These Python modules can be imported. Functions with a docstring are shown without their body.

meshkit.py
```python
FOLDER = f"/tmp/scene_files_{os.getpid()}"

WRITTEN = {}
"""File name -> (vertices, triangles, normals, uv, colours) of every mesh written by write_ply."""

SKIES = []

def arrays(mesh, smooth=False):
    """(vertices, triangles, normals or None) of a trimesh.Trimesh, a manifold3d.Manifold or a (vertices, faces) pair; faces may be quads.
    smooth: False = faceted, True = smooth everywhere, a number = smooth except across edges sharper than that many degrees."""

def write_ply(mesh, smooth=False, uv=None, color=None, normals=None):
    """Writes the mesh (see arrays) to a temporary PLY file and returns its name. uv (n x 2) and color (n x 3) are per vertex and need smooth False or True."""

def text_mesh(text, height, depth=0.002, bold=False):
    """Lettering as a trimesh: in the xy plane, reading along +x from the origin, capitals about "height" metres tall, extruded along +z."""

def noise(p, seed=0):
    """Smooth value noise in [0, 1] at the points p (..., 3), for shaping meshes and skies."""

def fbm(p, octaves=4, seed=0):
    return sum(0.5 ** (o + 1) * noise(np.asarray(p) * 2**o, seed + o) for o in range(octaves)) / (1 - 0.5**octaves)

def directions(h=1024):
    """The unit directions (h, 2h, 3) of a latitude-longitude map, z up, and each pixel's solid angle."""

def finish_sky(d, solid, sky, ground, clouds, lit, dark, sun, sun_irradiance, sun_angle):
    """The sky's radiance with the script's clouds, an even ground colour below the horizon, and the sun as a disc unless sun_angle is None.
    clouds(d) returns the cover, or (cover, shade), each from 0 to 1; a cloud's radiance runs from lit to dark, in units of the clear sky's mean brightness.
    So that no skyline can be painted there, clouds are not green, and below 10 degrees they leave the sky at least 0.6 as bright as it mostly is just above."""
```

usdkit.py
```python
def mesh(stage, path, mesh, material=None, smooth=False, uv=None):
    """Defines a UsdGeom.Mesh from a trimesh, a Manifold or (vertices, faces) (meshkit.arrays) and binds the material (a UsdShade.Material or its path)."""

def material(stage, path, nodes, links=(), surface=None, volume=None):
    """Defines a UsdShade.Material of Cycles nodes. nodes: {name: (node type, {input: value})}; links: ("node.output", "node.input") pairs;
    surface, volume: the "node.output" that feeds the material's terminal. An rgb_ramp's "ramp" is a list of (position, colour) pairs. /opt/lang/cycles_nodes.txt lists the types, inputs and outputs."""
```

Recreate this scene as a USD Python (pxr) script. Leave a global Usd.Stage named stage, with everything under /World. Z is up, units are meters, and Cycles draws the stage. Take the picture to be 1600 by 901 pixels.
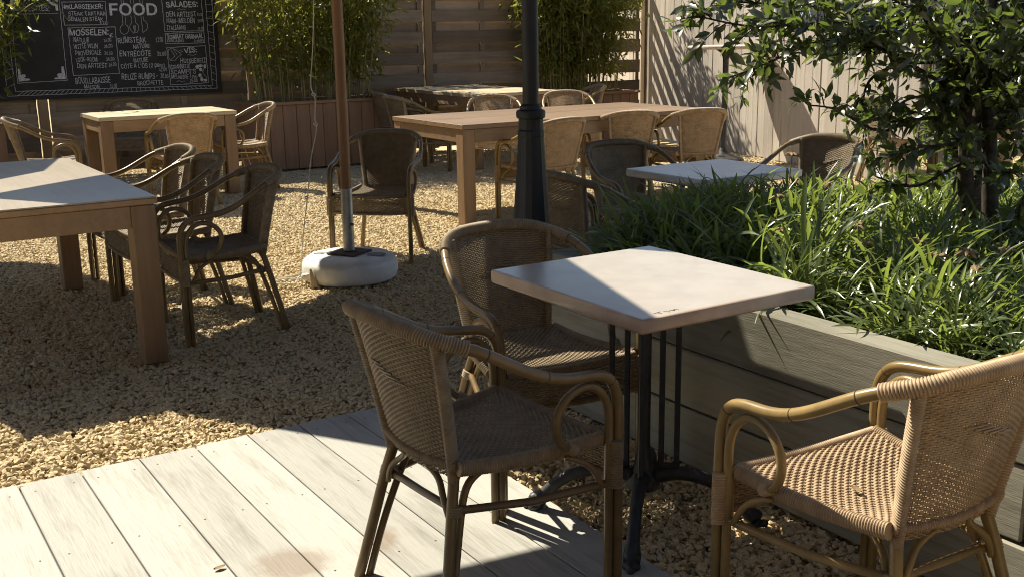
import math
import numpy as np, trimesh, usdkit, meshkit
from scipy.interpolate import CubicSpline
from shapely.geometry import Polygon
from pxr import Usd, UsdGeom, UsdLux, UsdShade, Gf, Sdf, Vt

stage = Usd.Stage.CreateInMemory()
UsdGeom.SetStageUpAxis(stage, UsdGeom.Tokens.z)
UsdGeom.SetStageMetersPerUnit(stage, 1.0)
world = UsdGeom.Xform.Define(stage, '/World')
stage.SetDefaultPrim(world.GetPrim())
UsdGeom.Scope.Define(stage, '/World/Looks')

# ---------------------------------------------------------------- camera
EYE, PITCH, ROLL = 1.456, 0.2353, -0.0147
cam = UsdGeom.Camera.Define(stage, '/World/camera')
fw = np.array([0, math.cos(PITCH), -math.sin(PITCH)]); rt = np.array([1.0, 0, 0]); up = np.array([0, math.sin(PITCH), math.cos(PITCH)])
r2 = rt * math.cos(ROLL) + up * math.sin(ROLL); u2 = -rt * math.sin(ROLL) + up * math.cos(ROLL)
cam.AddTransformOp().Set(Gf.Matrix4d(*r2, 0, *u2, 0, *(-fw), 0, 0, 0, EYE, 1))
cam.CreateHorizontalApertureAttr(36.0)
cam.CreateVerticalApertureAttr(36.0 * 576 / 1024)
cam.CreateFocalLengthAttr(36.0 * 1692 / 1600)
cam.CreateClippingRangeAttr(Gf.Vec2f(0.05, 300))
cam.CreateExposureAttr(1.08)

# ---------------------------------------------------------------- sun and sky
SUN_AZ, SUN_EL = math.radians(-47), math.radians(48)
sdir = np.array([math.sin(SUN_AZ) * math.cos(SUN_EL), math.cos(SUN_AZ) * math.cos(SUN_EL), math.sin(SUN_EL)])
sun = UsdLux.DistantLight.Define(stage, '/World/sun')
sun.CreateIntensityAttr(1.25); sun.CreateAngleAttr(0.5); sun.CreateNormalizeAttr(True); sun.CreateColorAttr(Gf.Vec3f(1.0, 0.925, 0.75))
z = sdir; x = np.cross([0, 0, 1.0], z); x /= np.linalg.norm(x); y = np.cross(z, x)
sun.AddTransformOp().Set(Gf.Matrix4d(*x, 0, *y, 0, *z, 0, 0, 0, 0, 1))
sky = UsdLux.DomeLight.Define(stage, '/World/sky')
skym = usdkit.material(stage, '/World/Looks/sky', {
    's': ('sky_texture', {'sky_type': 'single_scattering', 'sun_disc': False, 'sun_elevation': SUN_EL, 'sun_rotation': SUN_AZ}),
    'b': ('background_shader', {'strength': 0.057})}, [('s.color', 'b.color')], surface='b.background')
UsdShade.MaterialBindingAPI.Apply(sky.GetPrim()).Bind(skym)
sky.GetPrim().SetCustomDataByKey('kind', 'structure')

# ---------------------------------------------------------------- helpers
names_used = {}
def numbered(parent, name):
    k = (parent, name); n = names_used.get(k, 0); names_used[k] = n + 1
    return name if n == 0 else f'{name}_{n:03d}'
def tag(prim, label=None, cat=None, group=None, kind=None):
    for k, val in (('label', label), ('category', cat), ('group', group), ('kind', kind)):
        if val: prim.SetCustomDataByKey(k, val)
    return prim
def place(xf, loc, deg):
    xf.AddTranslateOp().Set(Gf.Vec3d(*map(float, loc))); xf.AddRotateZOp().Set(float(deg))
def thing(name, label, cat, loc=(0, 0, 0), deg=0, group=None, kind=None):
    path = '/World/' + numbered('/World', name)
    xf = UsdGeom.Xform.Define(stage, path); place(xf, loc, deg)
    return tag(xf.GetPrim(), label, cat, group, kind)
def obj(name, mesh, mat, parent=None, smooth=False, label=None, cat=None, group=None, kind=None):
    pp = str(parent.GetPath()) if parent is not None else '/World'
    m = usdkit.mesh(stage, pp + '/' + numbered(pp, name), mesh, mat, smooth=smooth)
    return tag(m.GetPrim(), label, cat, group, kind)
def kind_of(name):
    """a class prim: the parts of one kind of thing, which its copies refer to"""
    return stage.CreateClassPrim('/World/' + name)
def copy_of(proto, name, label, cat, loc, deg, group=None):
    path = '/World/' + numbered('/World', name)
    xf = UsdGeom.Xform.Define(stage, path); place(xf, loc, deg); pr = xf.GetPrim()
    pr.GetReferences().AddInternalReference(proto.GetPath()); pr.SetInstanceable(True)
    return tag(pr, label, cat, group)

def join(*ms):
    V, F, o = [], [], 0
    for v, f in ms:
        v = np.asarray(v, float); f = np.asarray(f, int)
        if f.shape[1] == 4: f = np.vstack([f[:, [0, 1, 2]], f[:, [0, 2, 3]]])
        V.append(v); F.append(f + o); o += len(v)
    return np.vstack(V), np.vstack(F)
def box(cx, cy, cz, sx, sy, sz, ch=0.0):
    """chamfered box"""
    h = np.array([sx, sy, sz]) / 2
    if ch <= 0:
        b = trimesh.creation.box((sx, sy, sz)); return np.array(b.vertices) + [cx, cy, cz], np.array(b.faces)
    ch = min(ch, *(h * .9))
    pts = []
    for s in np.ndindex(2, 2, 2):
        sg = np.array(s) * 2 - 1
        for k in range(3):
            q = h - ch; q[k] = h[k]; pts.append(sg * q)
    hull = trimesh.convex.convex_hull(np.array(pts))
    return np.array(hull.vertices) + [cx, cy, cz], np.array(hull.faces)
def hull(pts):
    h = trimesh.convex.convex_hull(np.asarray(pts, float)); return np.array(h.vertices), np.array(h.faces)
def rotz(v, deg):
    a = math.radians(deg); c, s = math.cos(a), math.sin(a)
    return np.asarray(v, float) @ np.array([[c, s, 0], [-s, c, 0], [0, 0, 1]])
def at(m, loc=(0, 0, 0), deg=0):
    return rotz(m[0], deg) + np.array(loc, float), m[1]
def curve(pts, n, closed=False):
    pts = np.asarray(pts, float)
    if closed: pts = np.vstack([pts, pts[:1]])
    d = np.r_[0, np.cumsum(np.linalg.norm(np.diff(pts, axis=0), axis=1) ** .6)]
    cs = CubicSpline(d, pts, bc_type='periodic' if closed else 'natural')
    return cs(np.linspace(0, d[-1], n))
def frames(P, closed=False):
    T = np.gradient(P, axis=0); T /= np.maximum(np.linalg.norm(T, axis=1, keepdims=True), 1e-9)
    n = np.cross(T[0], [0, 0, 1.0])
    if np.linalg.norm(n) < .1: n = np.cross(T[0], [1.0, 0, 0])
    n /= np.linalg.norm(n); N = [n]
    for t in T[1:]:
        n = N[-1] - t * (N[-1] @ t); N.append(n / np.linalg.norm(n))
    N = np.array(N); return T, N, np.cross(T, N)
def tube(P, r, n=10, r2=None, caps=True):
    """r: radius along the frame normal, r2: along the binormal; scalars or arrays"""
    P = np.asarray(P, float); k = len(P)
    T, N, B = frames(P); r = np.broadcast_to(np.asarray(r, float), k); r2 = r if r2 is None else np.broadcast_to(np.asarray(r2, float), k)
    a = np.linspace(0, 2 * np.pi, n, endpoint=False)
    V = P[:, None] + (r[:, None, None] * np.cos(a)[None, :, None]) * N[:, None] + (r2[:, None, None] * np.sin(a)[None, :, None]) * B[:, None]
    i, j = np.meshgrid(np.arange(k - 1), np.arange(n), indexing='ij'); jn = (j + 1) % n
    F = np.stack([i * n + j, i * n + jn, (i + 1) * n + jn, (i + 1) * n + j], -1).reshape(-1, 4)
    F = np.vstack([F[:, [0, 1, 2]], F[:, [0, 2, 3]]]); V = V.reshape(-1, 3)
    if caps:
        c0, c1 = len(V), len(V) + 1; V = np.vstack([V, P[:1], P[-1:]]); jj = np.arange(n)
        F = np.vstack([F, np.stack([np.full(n, c0), (jj + 1) % n, jj], 1), np.stack([np.full(n, c1), (k - 1) * n + jj, (k - 1) * n + (jj + 1) % n], 1)])
    return V, F
def along(P, step):
    P = np.asarray(P, float); d = np.r_[0, np.cumsum(np.linalg.norm(np.diff(P, axis=0), axis=1))]
    m = max(2, int(round(d[-1] / step)) + 1); s = np.linspace(0, d[-1], m)
    return np.stack([np.interp(s, d, P[:, k]) for k in range(3)], 1)
def ridged(P, r, pitch=.005, amp=.0011, n=10, r2=None):
    """a tube wrapped in cane: one ridge per turn"""
    Q = along(P, pitch / 4); w = np.array([-1.6, .55, 1.0, .55])[np.arange(len(Q)) % 4] * amp
    return tube(Q, r + w, n, None if r2 is None else r2 + w)
def lathe(prof, n=24, loc=(0, 0, 0)):
    prof = np.asarray(prof, float); k = len(prof); a = np.linspace(0, 2 * np.pi, n, endpoint=False)
    V = np.stack([prof[:, :1] * np.cos(a), prof[:, :1] * np.sin(a), np.repeat(prof[:, 1:2], n, 1)], -1).reshape(-1, 3)
    i, j = np.meshgrid(np.arange(k - 1), np.arange(n), indexing='ij'); jn = (j + 1) % n
    F = np.stack([i * n + j, i * n + jn, (i + 1) * n + jn, (i + 1) * n + j], -1).reshape(-1, 4)
    return V + np.array(loc, float), np.vstack([F[:, [0, 1, 2]], F[:, [0, 2, 3]]])
def weave(S, ribs, strands, amp, r_thick, r_wide, rib_r, pairs=True):
    """cane woven over and under ribs on the surface S(a, b)"""
    def grid(a, b):
        A, Bb = np.meshgrid(a, b); e = 1e-3
        P = S(A, Bb); Ta = S(np.clip(A + e, 0, 1), Bb) - S(np.clip(A - e, 0, 1), Bb); Tb = S(A, np.clip(Bb + e, 0, 1)) - S(A, np.clip(Bb - e, 0, 1))
        Nn = np.cross(Ta, Tb); Nn /= np.linalg.norm(Nn, axis=-1, keepdims=True); Tb /= np.linalg.norm(Tb, axis=-1, keepdims=True); Ta /= np.linalg.norm(Ta, axis=-1, keepdims=True)
        return P, Nn, Ta, Tb
    m = ribs * 2 + 1
    P, N, Ta, Tb = grid(np.linspace(0, 1, m), (np.arange(strands) + .5) / strands)
    i = np.arange(m)
    wv = np.where(i % 2 == 1, np.where((i // 2) % 2 == 0, 1, -1), 0)[None, :] * np.where(np.arange(strands) % 2 == 0, 1, -1)[:, None]
    P = P + N * (amp * wv)[..., None]
    ring = np.stack([P + N * r_thick, P + Tb * r_wide, P - N * r_thick, P - Tb * r_wide], 2)   # strands, m, 4, 3
    def gridfaces(L, M, n):
        l, q, j = np.meshgrid(np.arange(L), np.arange(M - 1), np.arange(n), indexing='ij'); jn = (j + 1) % n; o = l * M * n
        f = np.stack([o + q * n + j, o + q * n + jn, o + (q + 1) * n + jn, o + (q + 1) * n + j], -1).reshape(-1, 4)
        return np.vstack([f[:, [0, 1, 2]], f[:, [0, 2, 3]]])
    A = (ring.reshape(-1, 3), gridfaces(strands, m, 4))
    nb = 14
    P, N, Ta, Tb = grid((np.arange(ribs) + .5) / ribs, np.linspace(0, 1, nb))
    ring = np.stack([P + N * rib_r, P + Ta * rib_r, P - N * rib_r, P - Ta * rib_r], 2).transpose(1, 0, 2, 3)
    return join(A, (ring.reshape(-1, 3), gridfaces(ribs, nb, 4)))

# ---------------------------------------------------------------- materials
def mat(name, nodes, links, surface='p.BSDF'):
    return usdkit.material(stage, '/World/Looks/' + name, nodes, links, surface=surface)
def wood(name, stops, axis='x', stretch=14, scale=9, rough=.65, bump=.25, spec=.3, vary=.35, extra=None, fine=.35):
    """streaky timber, grain along a local axis; every board (or instance) gets its own stretch of the pattern"""
    sc = {'x': (1, stretch, stretch), 'y': (stretch, 1, stretch), 'z': (stretch, stretch, 1)}[axis]
    nodes = {
        'tc': ('texture_coordinate', {}), 'oi': ('object_info', {}), 'w': ('math', {'math_type': 'multiply', 'value2': 47.0}),
        'mp': ('mapping', {'scale': sc}),
        'n1': ('noise_texture', {'dimensions': '4D', 'scale': scale / 6, 'detail': 5.0, 'roughness': .6, 'distortion': .6}),
        'n2': ('noise_texture', {'dimensions': '4D', 'scale': scale * 1.6, 'detail': 3.0, 'roughness': .6}),
        'n3': ('noise_texture', {'scale': 2.2, 'detail': 4.0}),
        'm1': ('mix_float', {'fac': fine}), 'm2': ('mix_float', {'fac': .3}),
        'r': ('rgb_ramp', {'ramp': stops}),
        'vr': ('map_range', {'from_min': 0., 'from_max': 1., 'to_min': 1 - vary, 'to_max': 1 + vary * .5}),
        'hs': ('hsv', {}),
        'bp': ('bump', {'strength': bump, 'distance': .004}),
        'p': ('principled_bsdf', {'roughness': rough, 'specular_ior_level': spec})}
    links = [('oi.random', 'w.value1'), ('tc.object', 'mp.vector'), ('mp.vector', 'n1.vector'), ('mp.vector', 'n2.vector'), ('w.value', 'n1.w'), ('w.value', 'n2.w'), ('tc.object', 'n3.vector'),
             ('n1.fac', 'm1.a'), ('n2.fac', 'm1.b'), ('m1.result', 'm2.a'), ('n3.fac', 'm2.b'), ('m2.result', 'r.fac'), ('oi.random', 'vr.value'), ('vr.result', 'hs.value'),
             ('r.color', 'hs.color'), ('hs.color', 'p.base_color'), ('n2.fac', 'bp.height'), ('bp.normal', 'p.normal')]
    if extra: extra(nodes, links)
    return mat(name, nodes, links)
def plain(name, a, b, scale=20, rough=.5, spec=.5, bump=0., metallic=0., coat=0., lo=.35, hi=.65):
    nodes = {'tc': ('texture_coordinate', {}), 'n': ('noise_texture', {'scale': scale, 'detail': 5.0, 'roughness': .6}), 'r': ('rgb_ramp', {'ramp': [(lo, a), (hi, b)]}),
             'bp': ('bump', {'strength': bump, 'distance': .003}), 'p': ('principled_bsdf', {'roughness': rough, 'specular_ior_level': spec, 'metallic': metallic, 'coat_weight': coat, 'coat_roughness': .15})}
    links = [('tc.object', 'n.vector'), ('n.fac', 'r.fac'), ('r.color', 'p.base_color')]
    if bump: links += [('n.fac', 'bp.height'), ('bp.normal', 'p.normal')]
    return mat(name, nodes, links)
def leafy(name, stops, rough=.35, trans=.35, spec=.5, tint=(.3, .42, .04)):
    nodes = {'g': ('geometry', {}), 'r': ('rgb_ramp', {'ramp': stops}), 'p': ('principled_bsdf', {'roughness': rough, 'specular_ior_level': spec}),
             't': ('translucent_bsdf', {}), 'tm': ('mix', {'mix_type': 'mix', 'fac': .5, 'color2': tint}), 'm': ('mix_closure', {'fac': trans})}
    links = [('g.random_per_island', 'r.fac'), ('r.color', 'p.base_color'), ('r.color', 'tm.color1'), ('tm.color', 't.color'), ('p.BSDF', 'm.closure1'), ('t.BSDF', 'm.closure2')]
    return mat(name, nodes, links, 'm.closure')
def cane(name, a, b, vary=.3, rough=.55, tubes=False):
    nodes = {'tc': ('texture_coordinate', {}), 'oi': ('object_info', {}), 'n': ('noise_texture', {'scale': 7.0 if tubes else 28.0, 'detail': 4.0, 'roughness': .6}), 'r': ('rgb_ramp', {'ramp': [(.3, a), (.7, b)]}),
             'vr': ('map_range', {'from_min': 0., 'from_max': 1., 'to_min': 1 - vary, 'to_max': 1 + vary * .5}), 'hs': ('hsv', {}),
             'p': ('principled_bsdf', {'roughness': rough, 'specular_ior_level': .45})}
    return mat(name, nodes, [('tc.object', 'n.vector'), ('n.fac', 'r.fac'), ('oi.random', 'vr.value'), ('vr.result', 'hs.value'), ('r.color', 'hs.color'), ('hs.color', 'p.base_color')])

GRID = 32.75                                    # the terrace's own axes, in degrees
GU = np.array([math.cos(math.radians(GRID)), math.sin(math.radians(GRID))]); GV = np.array([-GU[1], GU[0]])

def deck_stains(nodes, links):
    nodes.update({'gp': ('geometry', {}), 'sm1': ('mapping', {'mapping_type': 'texture', 'location': (-.63, 2.79, 0), 'scale': (.20, .17, 1)}), 'sm2': ('mapping', {'mapping_type': 'texture', 'location': (-.40, 2.93, 0), 'scale': (.10, .16, 1)}),
        'g1': ('gradient_texture', {'gradient_type': 'quadratic_sphere'}), 'g2': ('gradient_texture', {'gradient_type': 'quadratic_sphere'}), 'sa': ('math', {'math_type': 'maximum'}),
        'sn': ('noise_texture', {'scale': 26.0, 'detail': 7.0, 'roughness': .7}), 'sq': ('math', {'math_type': 'multiply'}), 'st': ('map_range', {'from_min': .05, 'from_max': .20, 'to_min': 0., 'to_max': .55, 'clamp': True}),
        'mixs': ('mix', {'mix_type': 'mix', 'color2': (.19, .125, .08)})})
    links += [('gp.position', 'sm1.vector'), ('gp.position', 'sm2.vector'), ('sm1.vector', 'g1.vector'), ('sm2.vector', 'g2.vector'), ('g1.fac', 'sa.value1'), ('g2.fac', 'sa.value2'), ('gp.position', 'sn.vector'),
              ('sa.value', 'sq.value1'), ('sn.fac', 'sq.value2'), ('sq.value', 'st.value'), ('st.result', 'mixs.fac'), ('hs.color', 'mixs.color1'), ('mixs.color', 'p.base_color')]
    links.remove(('hs.color', 'p.base_color'))

M = {
    'deck': wood('deck_boards', [(.28, (.15, .14, .12)), (.40, (.27, .26, .235)), (.52, (.385, .375, .345)), (.66, (.325, .315, .29)), (.82, (.18, .17, .155))], 'x', 16, 7, .7, .5, .25, .14, deck_stains),
    'sleeper': wood('sleeper_timber', [(.28, (.10, .093, .068)), (.42, (.21, .197, .155)), (.56, (.31, .293, .235)), (.72, (.18, .168, .13))], 'x', 18, 12, .85, .35, .2, .25),
    'teak': wood('teak_planks', [(.25, (.15, .09, .047)), (.45, (.27, .17, .09)), (.6, (.34, .22, .125)), (.75, (.22, .14, .075))], 'x', 14, 8, .5, .2, .4, .2),
    'teak_grey': wood('worn_table_boards', [(.25, (.40, .31, .22)), (.5, (.54, .45, .33)), (.75, (.62, .53, .41))], 'y', 14, 8, .42, .2, .5, .12),
    'teak_leg': wood('teak_legs', [(.25, (.11, .066, .034)), (.45, (.20, .122, .064)), (.6, (.26, .162, .088)), (.75, (.165, .10, .05))], 'z', 14, 8, .5, .2, .4, .2),
    'fence': wood('brown_fence_boards', [(.28, (.12, .09, .066)), (.45, (.22, .17, .122)), (.6, (.30, .235, .17)), (.78, (.19, .142, .10))], 'x', 14, 8, .8, .6, .2, .55),
    'post': wood('fence_posts', [(.25, (.17, .11, .06)), (.5, (.26, .18, .10)), (.75, (.34, .24, .15))], 'z', 14, 7, .8, .4, .2, .2),
    'silver': wood('silver_fence_boards', [(.28, (.27, .225, .18)), (.42, (.42, .365, .31)), (.55, (.50, .445, .385)), (.72, (.38, .325, .265))], 'z', 14, 8, .75, .5, .25, .2),
    'redwood': wood('red_planter_boards', [(.25, (.17, .095, .05)), (.5, (.27, .155, .085)), (.75, (.33, .20, .115))], 'z', 12, 7, .65, .3, .3, .2),
    'redwood_x': wood('red_planter_rails', [(.25, (.17, .095, .05)), (.5, (.27, .155, .085)), (.75, (.33, .20, .115))], 'x', 12, 7, .65, .3, .3, .2),
    'cane_tan': cane('tan_cane', (.29, .195, .108), (.44, .315, .19), .15),
    'cane_brown': cane('brown_cane', (.175, .125, .07), (.29, .215, .125), .2),
    'tube_tan': cane('golden_bamboo_tube', (.16, .105, .036), (.32, .215, .08), .15, .31, True),
    'tube_brown': cane('brown_bamboo_tube', (.115, .074, .03), (.225, .148, .06), .2, .31, True),
    'iron': plain('black_cast_iron', (.012, .012, .013), (.03, .03, .031), 30, .5, .5, .2),
    'lamp': plain('black_lamp_paint', (.007, .0075, .009), (.013, .0135, .016), 12, .5, .4, .1),
    'top': plain('marbled_table_laminate', (.385, .335, .28), (.445, .39, .33), 9, .22, .5, 0, 0, .15, .32, .62),
    'topedge': plain('pink_beige_table_edge', (.37, .28, .22), (.46, .36, .29), 12, .4, .4),
    'greytop': plain('pale_grey_laminate', (.50, .48, .45), (.60, .58, .55), 8, .3, .5),
    'polewood': wood('umbrella_pole_wood', [(.25, (.17, .075, .03)), (.5, (.25, .12, .05)), (.75, (.31, .155, .07))], 'z', 16, 8, .45, .1, .4, .1),
    'zinc': plain('galvanised_steel', (.30, .31, .31), (.44, .45, .45), 20, .4, .5, 0, .8),
    'basewhite': plain('white_umbrella_base', (.58, .57, .53), (.72, .71, .67), 10, .6, .4, .1),
    'plate': plain('rusty_base_plate', (.05, .035, .025), (.10, .07, .045), 30, .7, .3),
    'labelgrey': plain('grey_moulded_recess', (.16, .16, .15), (.24, .24, .22), 20, .6, .3),
    'rope': plain('off_white_rope', (.50, .46, .38), (.66, .62, .52), 40, .8, .2),
    'canvas': plain('taupe_canvas', (.10, .09, .075), (.13, .115, .10), 6, .9, .1),
    'slate': plain('black_chalkboard', (.010, .010, .011), (.020, .020, .021), 6, .55, .3),
    'chalk': plain('white_chalk', (.26, .26, .28), (.60, .60, .63), 60, .95, .1),
    'soil': plain('dark_soil', (.02, .015, .01), (.06, .045, .03), 25, .95, .1, .8),
    'gravelbed': plain('gravel_bed', (.40, .30, .165), (.60, .48, .29), 60, .95, .2, .6),
    'bark': plain('grey_brown_bark', (.035, .028, .022), (.085, .068, .05), 25, .9, .2, .8),
    'blue': plain('royal_blue_plastic', (.01, .035, .28), (.015, .05, .34), 10, .4, .5),
    'sign': plain('dark_sign_board', (.03, .032, .036), (.05, .052, .056), 8, .6, .3),
    'signblue': plain('pale_blue_sign_paint', (.38, .48, .62), (.45, .55, .68), 30, .7, .3),
    'paper': plain('white_poster', (.62, .62, .60), (.72, .72, .70), 12, .8, .2),
    'dry': plain('dry_brown_leaf', (.20, .135, .07), (.33, .235, .13), 40, .8, .2),
    'scratch': plain('dark_scratches', (.12, .085, .06), (.20, .15, .11), 40, .9, .1),
    'leaf': leafy('laurel_leaves', [(0, (.06, .073, .04)), (.5, (.10, .118, .062)), (.8, (.155, .165, .08)), (1, (.27, .235, .09))], .33, .36, 1.2),
    'strap': leafy('strap_leaves', [(0, (.09, .125, .038)), (.5, (.16, .205, .055)), (.86, (.23, .27, .08)), (.94, (.31, .29, .11)), (1, (.30, .22, .11))], .30, .55, .9, (.34, .42, .06)),
    'bamboo': leafy('bamboo_leaves', [(0, (.12, .14, .028)), (.5, (.21, .21, .045)), (1, (.36, .31, .08))], .4, .55, .5, (.42, .40, .05)),
    'culm': plain('bamboo_culms', (.16, .15, .05), (.25, .22, .08), 14, .4, .4),
}
# pebbles: each stone its own tone
M['stone'] = mat('gravel_stones', {'g': ('geometry', {}), 'n': ('noise_texture', {'scale': 90.0, 'detail': 3.0}), 'r': ('rgb_ramp', {'ramp': [(0, (.48, .375, .215)), (.3, (.64, .53, .345)), (.6, (.74, .64, .45)), (.85, (.82, .74, .57)), (1, (.60, .54, .43))]}),
    'mx': ('mix_float', {'fac': .2}), 'p': ('principled_bsdf', {'roughness': .85, 'specular_ior_level': .25})},
    [('g.position', 'n.vector'), ('g.random_per_island', 'mx.a'), ('n.fac', 'mx.b'), ('mx.result', 'r.fac'), ('r.color', 'p.base_color')])

# ================================================================ ground
rng = np.random.default_rng(11)
gv = np.array([[-60, -20, -.035], [60, -20, -.035], [60, 90, -.035], [-60, 90, -.035]], float)
obj('ground', (gv, np.array([[0, 1, 2, 3]])), M['gravelbed'], kind='structure')
def pebble_patch(seed, size=.3, n=640, big=1.0):
    r = np.random.default_rng(seed); out = []
    for k in range(n):
        s = r.uniform(.0065, .0145) * big if r.random() < .9 else r.uniform(.0145, .019) * big
        p = r.normal(size=(9, 3)); p /= np.linalg.norm(p, axis=1, keepdims=True)
        p *= s * r.uniform(.85, 1.1, (9, 1)) * np.array([1.15, .95, .70])
        v, f = hull(p)
        q = r.normal(size=3) * .35; a = r.uniform(0, 2 * np.pi)
        R = trimesh.transformations.euler_matrix(q[0], q[1], a)[:3, :3]
        lvl = -.022 + .007 * (k % 3) + r.uniform(-.003, .003)
        out.append((v @ R.T + [r.uniform(-.5, .5) * size, r.uniform(-.5, .5) * size, lvl], f))
    return join(*out)
pi = UsdGeom.PointInstancer.Define(stage, '/World/gravel')
tag(pi.GetPrim(), 'loose honey coloured gravel stones covering the terrace ground', 'gravel', kind='stuff')
protos = []
for k in range(7):
    pr = obj('gravel_patch', pebble_patch(100 + k), M['stone'], pi.GetPrim()); protos.append(pr.GetPath())
pi.CreatePrototypesRel().SetTargets(protos)
pos, ids, rots, scl = [], [], [], []
DECK_CORNER = np.array([-.49, 4.12])            # deck's far right corner; deck runs along -u and -v from it
def in_view(x, y, m=.5):
    return y > 2.3 and abs(x) < .48 * y + m
for iu in range(-40, 60):
    for iv in range(-20, 70):
        c = GU * (iu + .5) * .25 + GV * (iv + .5) * .25 + DECK_CORNER
        if not in_view(*c) or c[1] > 13.5: continue
        d = c - DECK_CORNER
        if d @ GU < 0 and d @ GV < 0: continue                                   # under the deck
        b = c - np.array([.13, 4.16])
        if b @ GU > .25 and b @ GV < -.1: continue                               # inside the planting bed
        pos.append((c[0], c[1], 0)); ids.append(int(rng.integers(7))); a = math.radians(GRID) + int(rng.integers(4)) * np.pi / 2
        rots.append(Gf.Quath(math.cos(a / 2), 0, 0, math.sin(a / 2)))
pi.CreatePositionsAttr(Vt.Vec3fArray([Gf.Vec3f(*map(float, q)) for q in pos])); pi.CreateProtoIndicesAttr(Vt.IntArray(ids)); pi.CreateOrientationsAttr(Vt.QuathArray(rots))

# ---------------------------------------------------------------- deck of wide bleached planks
deck = thing('deck', None, None, (*DECK_CORNER, 0), GRID + 90, kind='structure')   # local x = v, local y = -u
# after turning by GRID+90: x along v, y along -u ; planks run along -x from the corner
pw = .1985
for k in range(14):
    L = 2.9
    obj('plank', box(-L / 2 + (.004 if k % 2 else 0), pw * (k + .5), -.014, L, pw - .0045, .03, .003), M['deck'], deck)
tag(deck)
nails = [(at(lathe([(0, .0012), (.0032, .0010), (.0034, 0)], 7), (-xx, pw * (k + .5) + s * .06, .0008)) ) for k in range(9) for s in (-1, 1) for xx in (.09, .62, 1.15)]
obj('nail_heads', join(*nails), M['plate'], deck, kind='stuff')

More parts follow.
